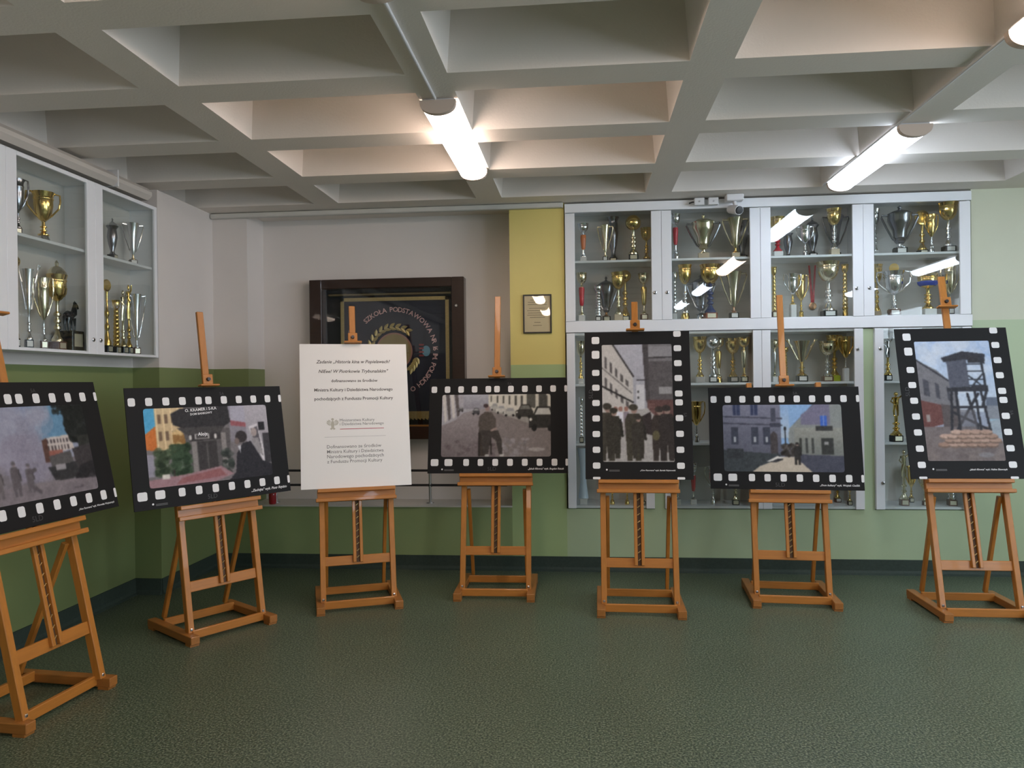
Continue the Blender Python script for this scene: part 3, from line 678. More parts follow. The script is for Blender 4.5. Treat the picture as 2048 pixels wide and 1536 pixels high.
# ------------------------------------------------------------------ easels
def easel(i, base, th, mast_top, clamp_z, label, lateral=0.0):
    bx, by = base
    x, y, z, bth, le = POSE[i]; W, H = SIZE[i]
    t = thing('easel', label, 'easel', (bx, by, 0), rad(th), 'wooden studio easels')
    back = Vector((-sin(rad(th)), cos(rad(th)))); off = Vector((x - bx, y - by)).dot(back)
    a = rad(le)
    up = Vector((0, sin(a), cos(a))); nrm = Vector((0, -cos(a), sin(a)))       # along the mast / out of its face
    P0 = Vector((0, off, z)) - nrm * (TH + .0016)                               # point on the plane behind the board, at tray height
    mid = lambda s, d=0.: P0 + up * s - nrm * d
    sx = .232
    for s in (-1, 1):
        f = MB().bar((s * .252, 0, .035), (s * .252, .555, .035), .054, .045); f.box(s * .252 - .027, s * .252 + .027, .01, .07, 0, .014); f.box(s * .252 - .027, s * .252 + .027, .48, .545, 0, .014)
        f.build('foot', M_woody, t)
    MB().bar((-.229, .085, .045), (.229, .085, .045), .05, .022, (0, 0, 1)).build('front_crossbar', M_woodx, t)
    MB().bar((-.229, .44, .045), (.229, .44, .045), .05, .022, (0, 0, 1)).build('rear_crossbar', M_woodx, t)
    sd = .032
    s0 = (.06 - P0.z) / cos(a); s1 = (1.475 - P0.z) / cos(a)
    for s in (-1, 1):
        p = mid(s0, sd); q = mid(s1, sd)
        u = MB().bar((s * sx, p.y, p.z - .002), (s * sx, q.y, q.z), .044, .036, (0, 1, 0)).build('upright', M_wood, t)
        c = MB().bar((s * sx, p.y - .006, p.z + .02), (s * sx, p.y - .022, p.z + .02), .016, .016, (1, 0, 0)); c.build('bolt', M_steel, u)
        k = mid((.735 - P0.z) / cos(a), sd)
        MB().bar((s * (sx - .031), .50, .06), (s * (sx - .031), k.y + .01, k.z), .03, .024, (0, 1, 0)).build('strut', M_wood, t)
    k = mid((.315 - P0.z) / cos(a), sd)
    MB().bar((-sx + .012, k.y, k.z), (sx - .012, k.y, k.z), .062, .02, (0, sin(a), cos(a))).build('mid_rail', M_woodx, t)
    # mast with ratchet slot
    sA = (.30 - P0.z) / cos(a); sB = (mast_top - P0.z) / cos(a)
    ms = MB()
    for s in (-1, 1): ms.bar((s * .0225, *mid(sA, .012).yz), (s * .0225, *mid(.06, .012).yz), .021, .022)
    ms.bar((0, *mid(.05, .012).yz), (0, *mid(sB, .012).yz), .043, .021)
    mo = ms.build('mast', M_wood, t)
    MB().bar((0, *mid(sA, .02).yz), (0, *mid(.05, .02).yz), .0235, .004, c=.001).build('slot', mat('slot_shade_wood', (.09, .045, .018), .6), mo)  # back of the slot in dark brown wood
    rt = MB(); n = 11
    for q in range(n):
        s = sA + .03 + (-.02 - sA) * q / n
        rt.bar((-.009, *mid(s, .013).yz), (.009, *mid(s + .014, .013).yz), .006, .008, (0, 0, 1), .001)
    rt.build('ratchet', mat('brass_teeth', (.50, .36, .17), .35, .9), mo)['kind'] = 'stuff'
    # tray: back strip, upper ledge carrying the board, lower ledge
    tr = MB().bar((-.262, *mid(-.045, -.003).yz), (.262, *mid(-.045, -.003).yz), .082, .012, tuple(up)).build('tray', M_woodx, t)
    bw = .26
    MB().bar((-bw, *(mid(-.0155, -.027)).yz), (bw, *(mid(-.0155, -.027)).yz), .024, .05, tuple(up)).build('upper_ledge', M_woodx, tr)
    MB().bar((-bw - .012, *(mid(-.078, -.025)).yz), (bw + .006, *(mid(-.078, -.025)).yz), .024, .048, tuple(up)).build('lower_ledge', M_woodx, tr)
    # sliding top clamp
    sc = (clamp_z - P0.z) / cos(a)
    cb = MB().bar((0, *mid(sc, -.010).yz), (0, *mid(sc + .075, -.010).yz), .066, .018).build('clamp_block', M_wood, t)
    MB().bar((-.062, *mid(sc + .004, -.022).yz), (.062, *mid(sc + .004, -.022).yz), .012, .044, tuple(up)).build('clamp_ledge', M_woodx, cb)
    p = mid(sc + .042, -.019); q = mid(sc + .042, -.034)
    MB().tube([(0, *p.yz), (0, *q.yz)], [.013, .011], 12).build('knob', M_darkm, cb)
    return t
def top_of(i, extra=.004):
    x, y, z, th, le = POSE[i]; return z + SIZE[i][1] * cos(rad(le)) + extra
easel(1, (-2.352, 3.27), 84.7, 1.93, 1.845, 'orange-brown wooden easel under the smoke-and-truck board at the left edge')
easel(2, (-2.075, 4.315), 55.0, 1.965, top_of(2), 'orange-brown wooden easel holding the corner house photo board')
easel(3, (-1.452, 4.78), 21.0, 2.06, top_of(3), 'orange-brown wooden easel holding the white text board')
easel(4, (-.612, 5.063), 1.0, 2.145, top_of(4), 'orange-brown wooden easel holding the seated soldier photo board')
easel(5, (.36, 4.75), -1.2, 2.045, top_of(5), 'orange-brown wooden easel holding the tall board of soldiers in a lane')
easel(6, (1.378, 4.995), -4.0, 2.10, top_of(6), 'orange-brown wooden easel holding the blue-toned street photo board')
easel(7, (2.462, 4.775), -.5, 2.19, 1.965, 'orange-brown wooden easel holding the watchtower photo board')

# ------------------------------------------------------------------ trophy cabinets (built into the back wall)
YFc = YB - .022                                                    # door fronts
def lock(m_parent, x, y, z, ax='y'):
    n = Vector((0, -1, 0)) if ax == 'y' else Vector((1, 0, 0)); p = Vector((x, y, z))
    o = MB().tube([p, p + n * .006, p + n * .009], [.013, .013, .009], 12).build('lock', M_steel, m_parent)
    MB().tube([p + n * .0085, p + n * .0105], [.005, .005], 8).build('keyhole', M_darkm, m_parent)
def door(parent, x0, x1, z0, z1, sl, sr, lk=None):
    d = bpy.data.objects.new('door', None); COL.objects.link(d); d.parent = parent; d.empty_display_size = .05
    MB().cbox(x0 + .001, x0 + sl, YFc, YFc + .02, z0, z1, .002).build('stile', M_cab, d); MB().cbox(x1 - sr, x1 - .001, YFc, YFc + .02, z0, z1, .002).build('stile', M_cab, d)
    MB().box(x0 + sl - .004, x1 - sr + .004, YFc + .008, YFc + .012, z0 + .002, z1 - .002).build('glass_pane', M_glass, d)
    for (x, z) in (lk or []): lock(d, x, YFc, z)
    return d
def carcass(parent, x0, x1, z0, z1, shelves, dividers=(), tb=.018, tt=.018):
    MB().box(x0, x1, YR - .03, YR - .016, z0, z1).build('back_panel', M_cabin, parent)
    MB().box(x0, x1, YFc + .022, YR - .031, z0, z0 + tb).build('bottom_panel', M_cab, parent)
    MB().box(x0, x1, YFc + .022, YR - .031, z1 - tt, z1).build('top_panel', M_cab, parent)
    for x in (x0, x1 - .016): MB().box(x, x + .016, YFc + .022, YR - .031, z0 + tb, z1 - tt).build('side_panel', M_cab, parent)
    xs = [x0 + .016] + [d for d in dividers] + [x1 - .016]
    for d in dividers: MB().box(d - .008, d + .008, YFc + .022, YR - .031, z0 + tb, z1 - tt).build('divider', M_cab, parent)
    for zt in shelves:
        for a, b_ in zip(xs[:-1], xs[1:]):
            q0 = a + (.008 if a in dividers else 0); q1 = b_ - (.008 if b_ in dividers else 0)
            MB().cbox(q0, q1, YFc + .03, YR - .031, zt - .018, zt, .002).build('shelf', M_cab, parent)
DX = [-.119, .631, 1.382, 2.145, 2.922]
up_c = thing('trophy_cabinet', 'wide white four-door glass trophy cabinet under the ceiling on the right', 'cabinet', (0, 0, 0))
carcass(up_c, DX[0], DX[4], 1.905, 2.884, (2.450,), DX[1:4], tb=.07)
MB().cbox(DX[0], DX[4] + .008, YFc, YFc + .021, 2.826, 2.896, .002).build('top_rail', M_cab, up_c)
MB().cbox(DX[0], DX[4] + .008, YFc, YFc + .021, 1.882, 1.968, .002).build('bottom_rail', M_cab, up_c)
for i, lk in enumerate((1, -1, 1, -1)):
    a, b_ = DX[i], DX[i + 1]; door(up_c, a, b_, 1.970, 2.820, .078, .078, [(b_ - .052 if lk > 0 else a + .042, 2.182)])
GRP = 'white glass-fronted trophy cabinets'
for (x0, x1, lb, doors, lks) in ((-.115, .561, 'narrow white lower trophy cabinet behind the board of soldiers in a lane', [(-.115, .561)], [[]]),
                           (.640, 2.139, 'two-door white lower trophy cabinet behind the blue street board', [(.640, 1.385), (1.385, 2.139)], [[], [(2.095, 1.72)]]),
                           (2.221, 2.922, 'narrow white lower trophy cabinet behind the watchtower board', [(2.221, 2.922)], [[(2.262, 1.72), (2.272, .70)]])):
    c = thing('trophy_cabinet', lb, 'cabinet', (0, 0, 0))
    carcass(c, x0, x1, .497, 1.878, (1.475, 1.005), [d[1] for d in doors[:-1]])
    for d, lk in zip(doors, lks): door(c, *d, .497, 1.876, .066, .066, lk)
# left wall cabinet (faces the room)
XF = -3.012
lc = thing('trophy_cabinet', 'white glass-fronted trophy cabinet hung on the left wall', 'cabinet', (0, 0, 0))
LY = [2.95, 3.70, 4.428, 5.115]; Z0, Z1 = 1.70, 2.775
MB().box(XL + .004, XL + .014, LY[0], LY[-1], Z0, Z1).build('back_panel', M_cabin, lc)
MB().box(XL + .014, XF - .022, LY[0], LY[-1], Z0, Z0 + .02).build('bottom_panel', M_cab, lc)
MB().box(XL + .014, XF - .022, LY[0], LY[-1], Z1 - .02, Z1).build('top_panel', M_cab, lc)
for y in (LY[0], LY[-1] - .016): MB().box(XL + .014, XF - .022, y, y + .016, Z0 + .02, Z1 - .02).build('side_panel', M_cab, lc)
for y in LY[1:3]: MB().box(XL + .014, XF - .022, y - .008, y + .008, Z0 + .02, Z1 - .02).build('divider', M_cab, lc)
for a, b_ in zip(LY[:-1], LY[1:]):
    MB().cbox(XL + .014, XF - .03, a + .018, b_ - .018, 2.327, 2.345, .002).build('shelf', M_cab, lc)
    d = bpy.data.objects.new('door', None); COL.objects.link(d); d.parent = lc; d.empty_display_size = .05
    e_ = .03 if b_ == LY[-1] else .076
    for q in ((a + .001, a + .076, Z0, Z1), (b_ - e_, b_ - .001, Z0, Z1)): MB().cbox(XF - .02, XF, *q, .002).build('stile', M_cab, d)
    for q in ((a + .0762, b_ - e_ - .0002, Z0, Z0 + .016), (a + .0762, b_ - e_ - .0002, Z1 - .024, Z1)): MB().cbox(XF - .02, XF, *q, .002).build('rail', M_cab, d)
    MB().box(XF - .012, XF - .008, a + .07, b_ - .028, Z0 + .005, Z1 - .005).build('glass_pane', M_glass, d)
    if a == LY[1]: lock(d, XF, b_ - .035, 1.79, 'x')
    if a == LY[2]: lock(d, XF, a + .035, 1.79, 'x')

# ------------------------------------------------------------------ trophies
TM = {'silver': mat('silver', (.82, .82, .84), .16, 1., .03), 'gold': mat('gold', (.86, .62, .22), .17, 1., .05), 'pale': mat('pale_gold', (.80, .72, .52), .17, 1., .05),
      'dark': mat('dark_silver', (.30, .30, .33), .2, 1., .05), 'bronze': mat('bronze', (.42, .22, .10), .25, 1.), 'rose': mat('rose_gold', (.75, .50, .36), .2, 1.),
      'orange': mat('orange_enamel', (.75, .20, .06), .25), 'red': mat('red_enamel', (.62, .02, .04), .22), 'navy': mat('navy_enamel', (.03, .05, .16), .25), 'blue': mat('blue_enamel', (.02, .06, .45), .25),
      'black': mat('black_marble', (.015, .015, .016), .18, var=.5, vscale=12), 'white': mat('white_marble', (.72, .71, .69), .3, var=.1, vscale=9), 'cream': mat('cream_marble', (.60, .50, .36), .3, var=.2, vscale=9),
      'brown': mat('brown_wood_base', (.13, .05, .028), .35, var=.3, vscale=8), 'redbrown': mat('red_brown_marble', (.28, .08, .04), .25, var=.3, vscale=12), 'lime': mat('lime_base', (.42, .48, .03), .4),
      'glass': mat('pale_blue_crystal', (.62, .74, .88), .08, 0., .1, 8), 'plaque': mat('plaque', (.75, .70, .55), .3, .6), 'wplaque': mat('white_plaque', (.82, .81, .79), .4)}
NOUN = {'column': 'column trophy with small bowl', 'vcup': 'slender cup with long handles', 'vase': 'tall vase-shaped trophy', 'ball': 'trophy topped by a ball', 'goblet': 'wide-bowled goblet trophy',
        'lidcup': 'lidded two-handled cup', 'tower': 'thin ringed column trophy', 'cup': 'two-handled cup', 'lidvase': 'lidded amphora trophy', 'disc': 'round disc trophy', 'disccup': 'two-handled cup with gold disc',
        'ballcup': 'goblet with domed lid', 'tallcup': 'tall cup with raised handles', 'figure': 'statuette trophy', 'glass': 'pale blue crystal trophy', 'horse': 'horse statuette on box'}
ADJ = {'silver': 'silver', 'gold': 'gold', 'pale': 'pale gold', 'dark': 'dark silver', 'black': 'black', 'glass': ''}
def lat(t, name, prof, m, n=18): return MB().lathe(prof, n).build(name, TM[m], t)
def stem_prof(r, z0, z1, knobs=2):
    L = z1 - z0; pr = [(r * 1.9, z0), (r * 1.9, z0 + .06 * L), (r * 1.3, z0 + .12 * L), (r * .75, z0 + .24 * L)]
    for k in range(knobs):
        c = z0 + L * (.34 + .5 * k / max(knobs, 1)); q = .07 * L
        pr += [(r * .6, c - q), (r * 1.15, c - q * .4), (r * 1.15, c + q * .4), (r * .6, c + q)]
    return pr + [(r * .55, z1 - .06 * L), (r * .8, z1)]
def handles(t, r, z0, z1, W, m, style='S'):
    for s in (-1, 1):
        h = z1 - z0; x1 = s * W / 2
        if style == 'S': pts = [(s * r * .95, z1), (s * r * 1.1, z1 + .06 * h), (x1 * .97, z1 + .03 * h), (x1, z0 + .75 * h), (x1 * .9, z0 + .45 * h), (s * r * .8, z0 + .12 * h), (s * r * .45, z0)]
        elif style == 'V': pts = [(s * r * .9, z1 - .02 * h), (x1 * .97, z1 + .0 * h), (x1, z1 - .08 * h), (x1 * .72, z0 + .5 * h), (s * r * .6, z0 + .06 * h), (s * r * .35, z0)]
        else: pts = [(s * r * .9, z1 - .3 * h), (x1 * .8, z1), (x1, z1 + .14 * h), (x1 * .82, z1 + .18 * h), (x1 * .8, z1 - .02 * h), (s * r * .85, z0 + .5 * h), (s * r * .4, z0)]
        MB().tube([(p[0], 0, p[1]) for p in pts], max(.0048, W * .030), 8).build('handle', TM[m], t)
def trophy(loc, rz, kind, H, W, m, acc, base, label, group, rot_y=False):
    t = thing('trophy', label, 'trophy', loc, rz, group)
    acc = m if acc == '-' else acc
    wide = kind in ('cup', 'lidcup', 'vcup', 'tallcup', 'disccup')
    bw = max(.034, W * (.34 if wide else .62)) / 2; bh = min(.05, .13 * H)
    if kind == 'horse': bw, bh = .055, .12
    if kind == 'cup' and base == 'white' and H > .33: bh = .10
    if base in ('silver', 'gold'): lat(t, 'base', [(bw * 1.05, 0), (bw * 1.05, bh * .5), (bw * .8, bh)], base)
    else: MB().cbox(-bw, bw, -bw, bw, 0, bh, .003).build('base', TM[base], t)
    if base in ('black', 'brown', 'redbrown') and bh > .02: MB().box(-bw * .7, bw * .7, -bw - .0015, -bw, bh * .2, bh * .85).build('plaque', TM['plaque' if random.random() < .6 else 'wplaque'], t)
    R = bw * .66
    if abs(rz) < .5: W *= 1.06
    def bowl(name, r, z0, z1, m_, flare=1.0, closed=False):
        L = z1 - z0
        pr = [(r * .22, z0), (r * .5, z0 + .08 * L), (r * .78, z0 + .28 * L), (r * .92, z0 + .55 * L), (r * .90, z0 + .72 * L), (r * .97, z0 + .75 * L), (r * .97, z0 + .79 * L), (r * .90, z0 + .82 * L), (r * flare, z0 + L)]
        if not closed: pr += [(r * flare * .93, z0 + L), (r * .82, z0 + .75 * L), (r * .6, z0 + .35 * L), (r * .2, z0 + .2 * L)]
        return lat(t, name, pr, m_)
    def vcup(r, z0, z1, m_):
        L = z1 - z0
        return lat(t, 'bowl', [(r * .25, z0), (r * .42, z0 + .12 * L), (r * .52, z0 + .4 * L), (r * .72, z0 + .68 * L), (r * .95, z0 + .9 * L), (r * 1.08, z0 + L), (r, z0 + L), (r * .6, z0 + .7 * L), (r * .2, z0 + .3 * L)], m_)
    if kind == 'lidcup':
        r = W * .33; zs = bh + (H - bh) * .10; zt = H * .82; L = zt - zs
        lat(t, 'stem', stem_prof(R * .9, bh, zs, 1), acc)
        lat(t, 'bowl', [(r * .3, zs), (r * .46, zs + .08 * L), (r * .40, zs + .16 * L), (r * .52, zs + .2 * L), (r * .6, zs + .45 * L), (r * .8, zs + .62 * L), (r * .98, zs + .78 * L), (r * .97, zs + .92 * L), (r * 1.06, zs + L), (r * .9, zs + L)], m, 22)
        handles(t, r * .95, zs + .1 * L, zt - .03 * L, W, 'dark', 'V')
        lat(t, 'lid', [(r * 1.0, zt + .001), (r * .95, zt + .02 * H), (r * .6, zt + .06 * H), (r * .2, zt + .09 * H), (r * .12, zt + .11 * H), (r * .2, zt + .14 * H), (r * .08, zt + .165 * H), (.002, zt + .18 * H)], m)
    elif kind in ('cup', 'disccup', 'tallcup'):
        r = W * .31; zs = bh + (H - bh) * .32; zt = H * (.84 if kind == 'disccup' else .86 if kind == 'tallcup' else .97)
        lat(t, 'stem', stem_prof(R * .8, bh, zs), acc if kind != 'disccup' else m)
        if kind == 'tallcup': vcup(r * .8, zs, zt, m)
        else: bowl('bowl', r, zs, zt, m, 1.08)
        handles(t, r, zs + .02, zt - .01, W, m, 'T' if kind == 'tallcup' else 'S')
        if kind == 'disccup':
            rd = H * .085; MB().lathe([(rd, -.004), (rd, .004)], 20).xf(Matrix.Translation((0, -.01, zt + rd * .75)) @ Matrix.Rotation(PI / 2, 4, 'X')).build('disc', TM['gold'], t)
    elif kind == 'vcup':
        zs = bh + (H - bh) * .14; lat(t, 'stem', stem_prof(R * .8, bh, zs, 1), acc); vcup(W * .29, zs, H, m); handles(t, W * .27, zs + .02, H - .01, W, m, 'V')
    elif kind in ('goblet', 'ballcup'):
        r = W / 2; zs = bh + (H - bh) * (.5 if kind == 'ballcup' else .6); zt = H if kind == 'goblet' else H * .84
        lat(t, 'stem', stem_prof(R * .75, bh, zs, 3), acc if acc not in ('blue',) else m); bowl('bowl', r, zs, zt, m, 1.04)
        if kind == 'ballcup':
            lat(t, 'lid', [(r * .98, zt + .001), (r * .9, zt + .03 * H), (r * .5, zt + .08 * H), (r * .15, zt + .10 * H), (r * .22, zt + .13 * H), (r * .05, zt + .16 * H)], 'pale' if acc == 'pale' else m)
            lat(t, 'band', [(r * .70, zs + .16 * (zt - zs)), (r * .90, zs + .28 * (zt - zs)), (r * .97, zs + .5 * (zt - zs)), (r * .9, zs + .5 * (zt - zs))], acc if acc == 'blue' else m)
    elif kind == 'column':
        zs = bh + (H - bh) * .22; zc = bh + (H - bh) * .66; zk = zc + (H - bh) * .08
        lat(t, 'stem', stem_prof(R * .8, bh, zs, 1), m); lat(t, 'column', [(R * .7, zs), (R * 1.0, zs + .02), (R * 1.15, (zs + zc) / 2), (R * 1.35, zc - .02), (R * 1.2, zc)], acc)
        lat(t, 'neck', [(R * 1.1, zc), (R * .6, zc + .01), (R * .5, zk), (R * .9, zk + .004)], m); bowl('bowl', W / 2, zk, H, m, 1.02)
    elif kind == 'tower':
        n = 9; pr = []
        for k in range(n):
            z0_ = bh + (H - bh) * .8 * k / n; dz = (H - bh) * .8 / n; rr = W * (.34 - .012 * k); pr += [(rr * .75, z0_), (rr, z0_ + dz * .3), (rr, z0_ + dz * .7), (rr * .75, z0_ + dz)]
        lat(t, 'column', pr, m); bowl('bowl', W * .42, bh + (H - bh) * .8, H, acc, 1.05)
    elif kind == 'ball':
        zs = H - W * .95; lat(t, 'stem', stem_prof(R * .9, bh, zs, 3), m)
        MB().ball((0, 0, H - W * .48), W * .48, W * .48, W * .48, 18, 12).build('ball', TM[acc], t)
    elif kind in ('vase', 'lidvase'):
        zt = H if kind == 'vase' else H * .8; r = W / 2; L = zt - bh
        lat(t, 'body', [(r * .55, bh), (r * .35, bh + .06 * L), (r * .3, bh + .12 * L), (r * .62, bh + .35 * L), (r * .82, bh + .62 * L), (r * .72, bh + .82 * L), (r * .66, bh + .9 * L), (r * .98, zt), (r * .9, zt), (r * .55, bh + .85 * L)], m)
        if kind == 'lidvase': lat(t, 'lid', [(r * .95, zt + .001), (r * .7, zt + .06 * H), (r * .25, zt + .1 * H), (r * .12, zt + .13 * H), (r * .2, zt + .16 * H), (.003, zt + .2 * H)], acc)
    elif kind == 'disc':
        rd = W * .5; lat(t, 'stem', stem_prof(R * .8, bh, H - 2 * rd, 2), m)
        d = MB().lathe([(rd, -.004), (rd, .003), (rd * .8, .005), (rd * .78, .004)], 24).xf(Matrix.Translation((0, 0, H - rd)) @ Matrix.Rotation(PI / 2, 4, 'X')).build('disc', TM[m], t)
    elif kind == 'figure':
        zs = bh + (H - bh) * .45; L = H - zs; lat(t, 'stem', stem_prof(R * .9, bh, zs, 2), acc)
        f = MB(); w = W * .5
        f.tube([(-w * .22, 0, zs), (-w * .25, 0, zs + .2 * L), (-w * .12, 0, zs + .45 * L)], [.006, .009, .012], 8); f.tube([(w * .22, 0, zs), (w * .2, 0, zs + .2 * L), (w * .12, 0, zs + .45 * L)], [.006, .009, .012], 8)
        f.lathe([(.010, 0), (w * .36, .1 * L), (w * .32, .2 * L), (w * .42, .36 * L), (.008, .4 * L)], 12, 0, 0, zs + .4 * L, .7)
        f.tube([(w * .38, 0, zs + .74 * L), (w * .7, -.004, zs + .84 * L), (w * .75, -.006, zs + .98 * L)], [.008, .006, .005], 8); f.tube([(-w * .38, 0, zs + .74 * L), (-w * .7, -.01, zs + .6 * L), (-w * .4, -.02, zs + .5 * L)], [.008, .006, .005], 8)
        f.ball((0, 0, zs + .9 * L), w * .24, w * .24, .085 * L); f.build('figure', TM[m], t)
    elif kind == 'glass':
        lat(t, 'body', [(W * .4, bh), (W * .25, bh + .3 * (H - bh)), (W * .22, bh + .6 * (H - bh)), (W * .45, H), (W * .4, H)], 'glass')
    elif kind == 'horse':
        MB().box(bw + .0, bw + .002, -bw * .3, bw * .3, .004, bh - .004).build('stripe', TM['blue'], t)
        f = MB(); L = H - bh; z = bh
        for (x, y) in ((-.03, -.01), (-.03, .012), (.03, -.01), (.03, .012)): f.tube([(x, y, z), (x * 1.05, y, z + .2 * L), (x * .9, y, z + .42 * L)], [.006, .006, .011], 8)
        f.tube([(-.042, 0, z + .5 * L), (-.02, 0, z + .52 * L), (.015, 0, z + .5 * L), (.036, 0, z + .56 * L), (.046, 0, z + .75 * L), (.05, 0, z + .9 * L), (.066, 0, z + .82 * L), (.078, 0, z + .74 * L)], [.014, .024, .021, .02, .014, .012, .01, .006], 10)
        f.tube([(-.042, 0, z + .54 * L), (-.056, 0, z + .42 * L), (-.056, 0, z + .22 * L)], [.006, .007, .003], 6)
        f.tube([(.048, 0, z + .9 * L), (.046, 0, z + .99 * L)], [.005, .001], 6); f.build('horse', TM['black'], t)
    return t
TROPHIES = """U1T column 0.026 0 0.303 0.084 silver orange white
U1T vcup 0.2 0 0.286 0.117 pale - black
U1T vase 0.27 1 0.38 0.098 dark - black
U1T ball 0.422 0 0.363 0.121 pale gold black
U1T goblet 0.537 1 0.284 0.09 gold - brown
U2T column 0.751 0 0.356 0.08 silver red silver
U2T lidcup 0.972 0 0.357 0.245 pale - cream
U2T vcup 1.215 0 0.315 0.185 pale gold cream
U2T vase 1.297 1 0.317 0.107 dark - black
U1B column 0.009 0 0.387 0.084 pale red white
U1B tower 0.14 0 0.284 0.072 silver - black
U1B lidcup 0.208 1 0.375 0.18 dark bronze black
U1B goblet 0.299 0 0.384 0.105 gold pale cream
U1B ball 0.361 1 0.424 0.098 gold - black
U1B column 0.5 0 0.371 0.088 pale gold brown
U2B tower 0.738 0 0.373 0.056 silver - white
U2B goblet 0.821 0 0.43 0.101 gold silver gold
U2B lidcup 0.966 1 0.373 0.213 dark - silver
U2B goblet 1.018 0 0.43 0.149 gold navy redbrown
U2B vcup 1.198 0 0.366 0.193 pale rose black
U3T goblet 1.535 0 0.308 0.113 gold red white
U3T vase 1.653 1 0.207 0.082 dark - black
U3T cup 1.742 0 0.239 0.121 silver - silver
U3T lidvase 1.842 1 0.332 0.102 dark - black
U3T goblet 1.961 0 0.36 0.105 gold silver cream
U3T vcup 2.02 1 0.338 0.19 dark - black
U4T goblet 2.324 1 0.38 0.066 silver - white
U4T lidcup 2.463 0 0.379 0.253 dark silver black
U4T disc 2.677 1 0.361 0.107 gold - black
U4T cup 2.68 0 0.303 0.096 gold silver silver
U4T goblet 2.809 0 0.38 0.129 gold silver black
U3B tower 1.504 0 0.397 0.048 gold - brown
U3B cup 1.644 0 0.351 0.129 silver gold white
U3B cup 1.75 1 0.357 0.107 gold - gold
U3B goblet 1.922 0 0.43 0.161 pale silver black
U3B tower 2.038 0 0.403 0.06 gold - gold
U4B goblet 2.331 1 0.418 0.082 gold - cream
U4B disccup 2.411 0 0.409 0.233 silver gold brown
U4B ballcup 2.658 0 0.368 0.145 gold blue white
U4B cup 2.813 0 0.391 0.13 pale silver black
A1 goblet -0.004 0 0.343 0.072 pale gold white
A2 tower -0.005 0 0.365 0.056 silver - black
A3 glass 0.006 0 0.45 0.096 glass - white
A3 cup 0.234 0 0.21 0.105 gold - gold
A3 cup 0.352 0 0.21 0.096 gold - gold
A3 goblet 0.471 0 0.23 0.072 pale - black
B1 goblet 0.953 1 0.37 0.107 gold - white
B1 ball 1.032 0 0.37 0.105 silver - black
B1 column 1.101 1 0.357 0.088 pale gold gold
B1 goblet 1.213 1 0.354 0.115 gold - black
B1 column 1.27 0 0.354 0.088 gold pale black
B2 cup 0.898 0 0.333 0.129 gold silver silver
B3 column 0.749 0 0.31 0.072 silver - white
B3 column 0.87 0 0.329 0.072 silver red white
B3 cup 1.021 0 0.309 0.113 silver - silver
B3 goblet 1.194 0 0.309 0.088 pale - black
C1 column 1.502 0 0.331 0.064 pale silver white
C1 tower 1.578 0 0.27 0.074 gold - black
C1 tallcup 1.715 0 0.37 0.225 pale gold black
C1 goblet 1.902 0 0.313 0.125 pale silver brown
C1 goblet 2.002 1 0.365 0.115 gold - lime
C1 cup 2.038 0 0.357 0.113 gold silver white
C3 goblet 2.015 1 0.255 0.074 gold - brown
C3 cup 2.058 0 0.25 0.088 gold - black
D1 figure 2.351 0 0.344 0.08 silver gold black
D2 figure 2.409 0 0.385 0.121 gold - black
D3 figure 2.461 0 0.431 0.096 pale - brown
D3 cup 2.576 1 0.294 0.082 gold - black
D3 cup 2.614 0 0.269 0.088 pale - brown
D3 tower 2.812 0 0.346 0.096 silver - brown
LT1 cup 3.913 0 0.325 0.102 dark - black
LT1 cup 4.112 0 0.3 0.18 gold - silver
LT2 lidvase 4.758 0 0.282 0.08 dark silver black
LT2 vcup 4.99 0 0.294 0.14 silver pale black
LB1 ball 3.868 0 0.513 0.078 gold - black
LB1 tallcup 3.985 0 0.522 0.118 silver - black
LB1 cup 4.103 0 0.428 0.105 pale silver brown
LB1 ballcup 4.218 0 0.536 0.112 gold pale brown
LB1 horse 4.328 0 0.314 0.094 black - black
LB2 disc 4.691 0 0.487 0.079 gold - black
LB2 tower 4.79 0 0.359 0.066 gold - black
LB2 figure 4.865 0 0.44 0.075 pale - black
LB2 figure 4.93 0 0.485 0.061 gold - black
LB2 vcup 5.02 0 0.426 0.125 silver - brown"""
PLACE = {'U1T': 'top shelf, first door of the upper right cabinet', 'U2T': 'top shelf, second door of the upper right cabinet', 'U3T': 'top shelf, third door of the upper right cabinet', 'U4T': 'top shelf, fourth door of the upper right cabinet',
         'U1B': 'bottom shelf, first door of the upper right cabinet', 'U2B': 'bottom shelf, second door of the upper right cabinet', 'U3B': 'bottom shelf, third door of the upper right cabinet', 'U4B': 'bottom shelf, fourth door of the upper right cabinet',
         'A1': 'top shelf left of the soldiers-lane board', 'A2': 'middle shelf left of the soldiers-lane board', 'A3': 'lowest shelf below the soldiers-lane board',
         'B1': 'shelf just right of the soldiers-lane board', 'B2': 'middle shelf between the lane and street boards', 'B3': 'lowest shelf between the lane and street boards',
         'C1': 'shelf above the blue street board', 'C3': 'lowest shelf below the blue street board',
         'D1': 'upper shelf beside the watchtower board', 'D2': 'middle shelf beside the watchtower board', 'D3': 'lowest shelf beneath the watchtower board',
         'LT1': 'upper shelf, first left cabinet door', 'LT2': 'upper shelf, second left cabinet door', 'LB1': 'lower shelf, first left cabinet door', 'LB2': 'lower shelf, second left cabinet door'}
ORD = ['first', 'second', 'third', 'fourth', 'fifth', 'sixth', 'seventh']
SHZ = {'T': 2.4505, 'B': 1.9755, '1': 1.4755, '2': 1.0055, '3': .5155}
rows = [l.split() for l in TROPHIES.strip().splitlines()]
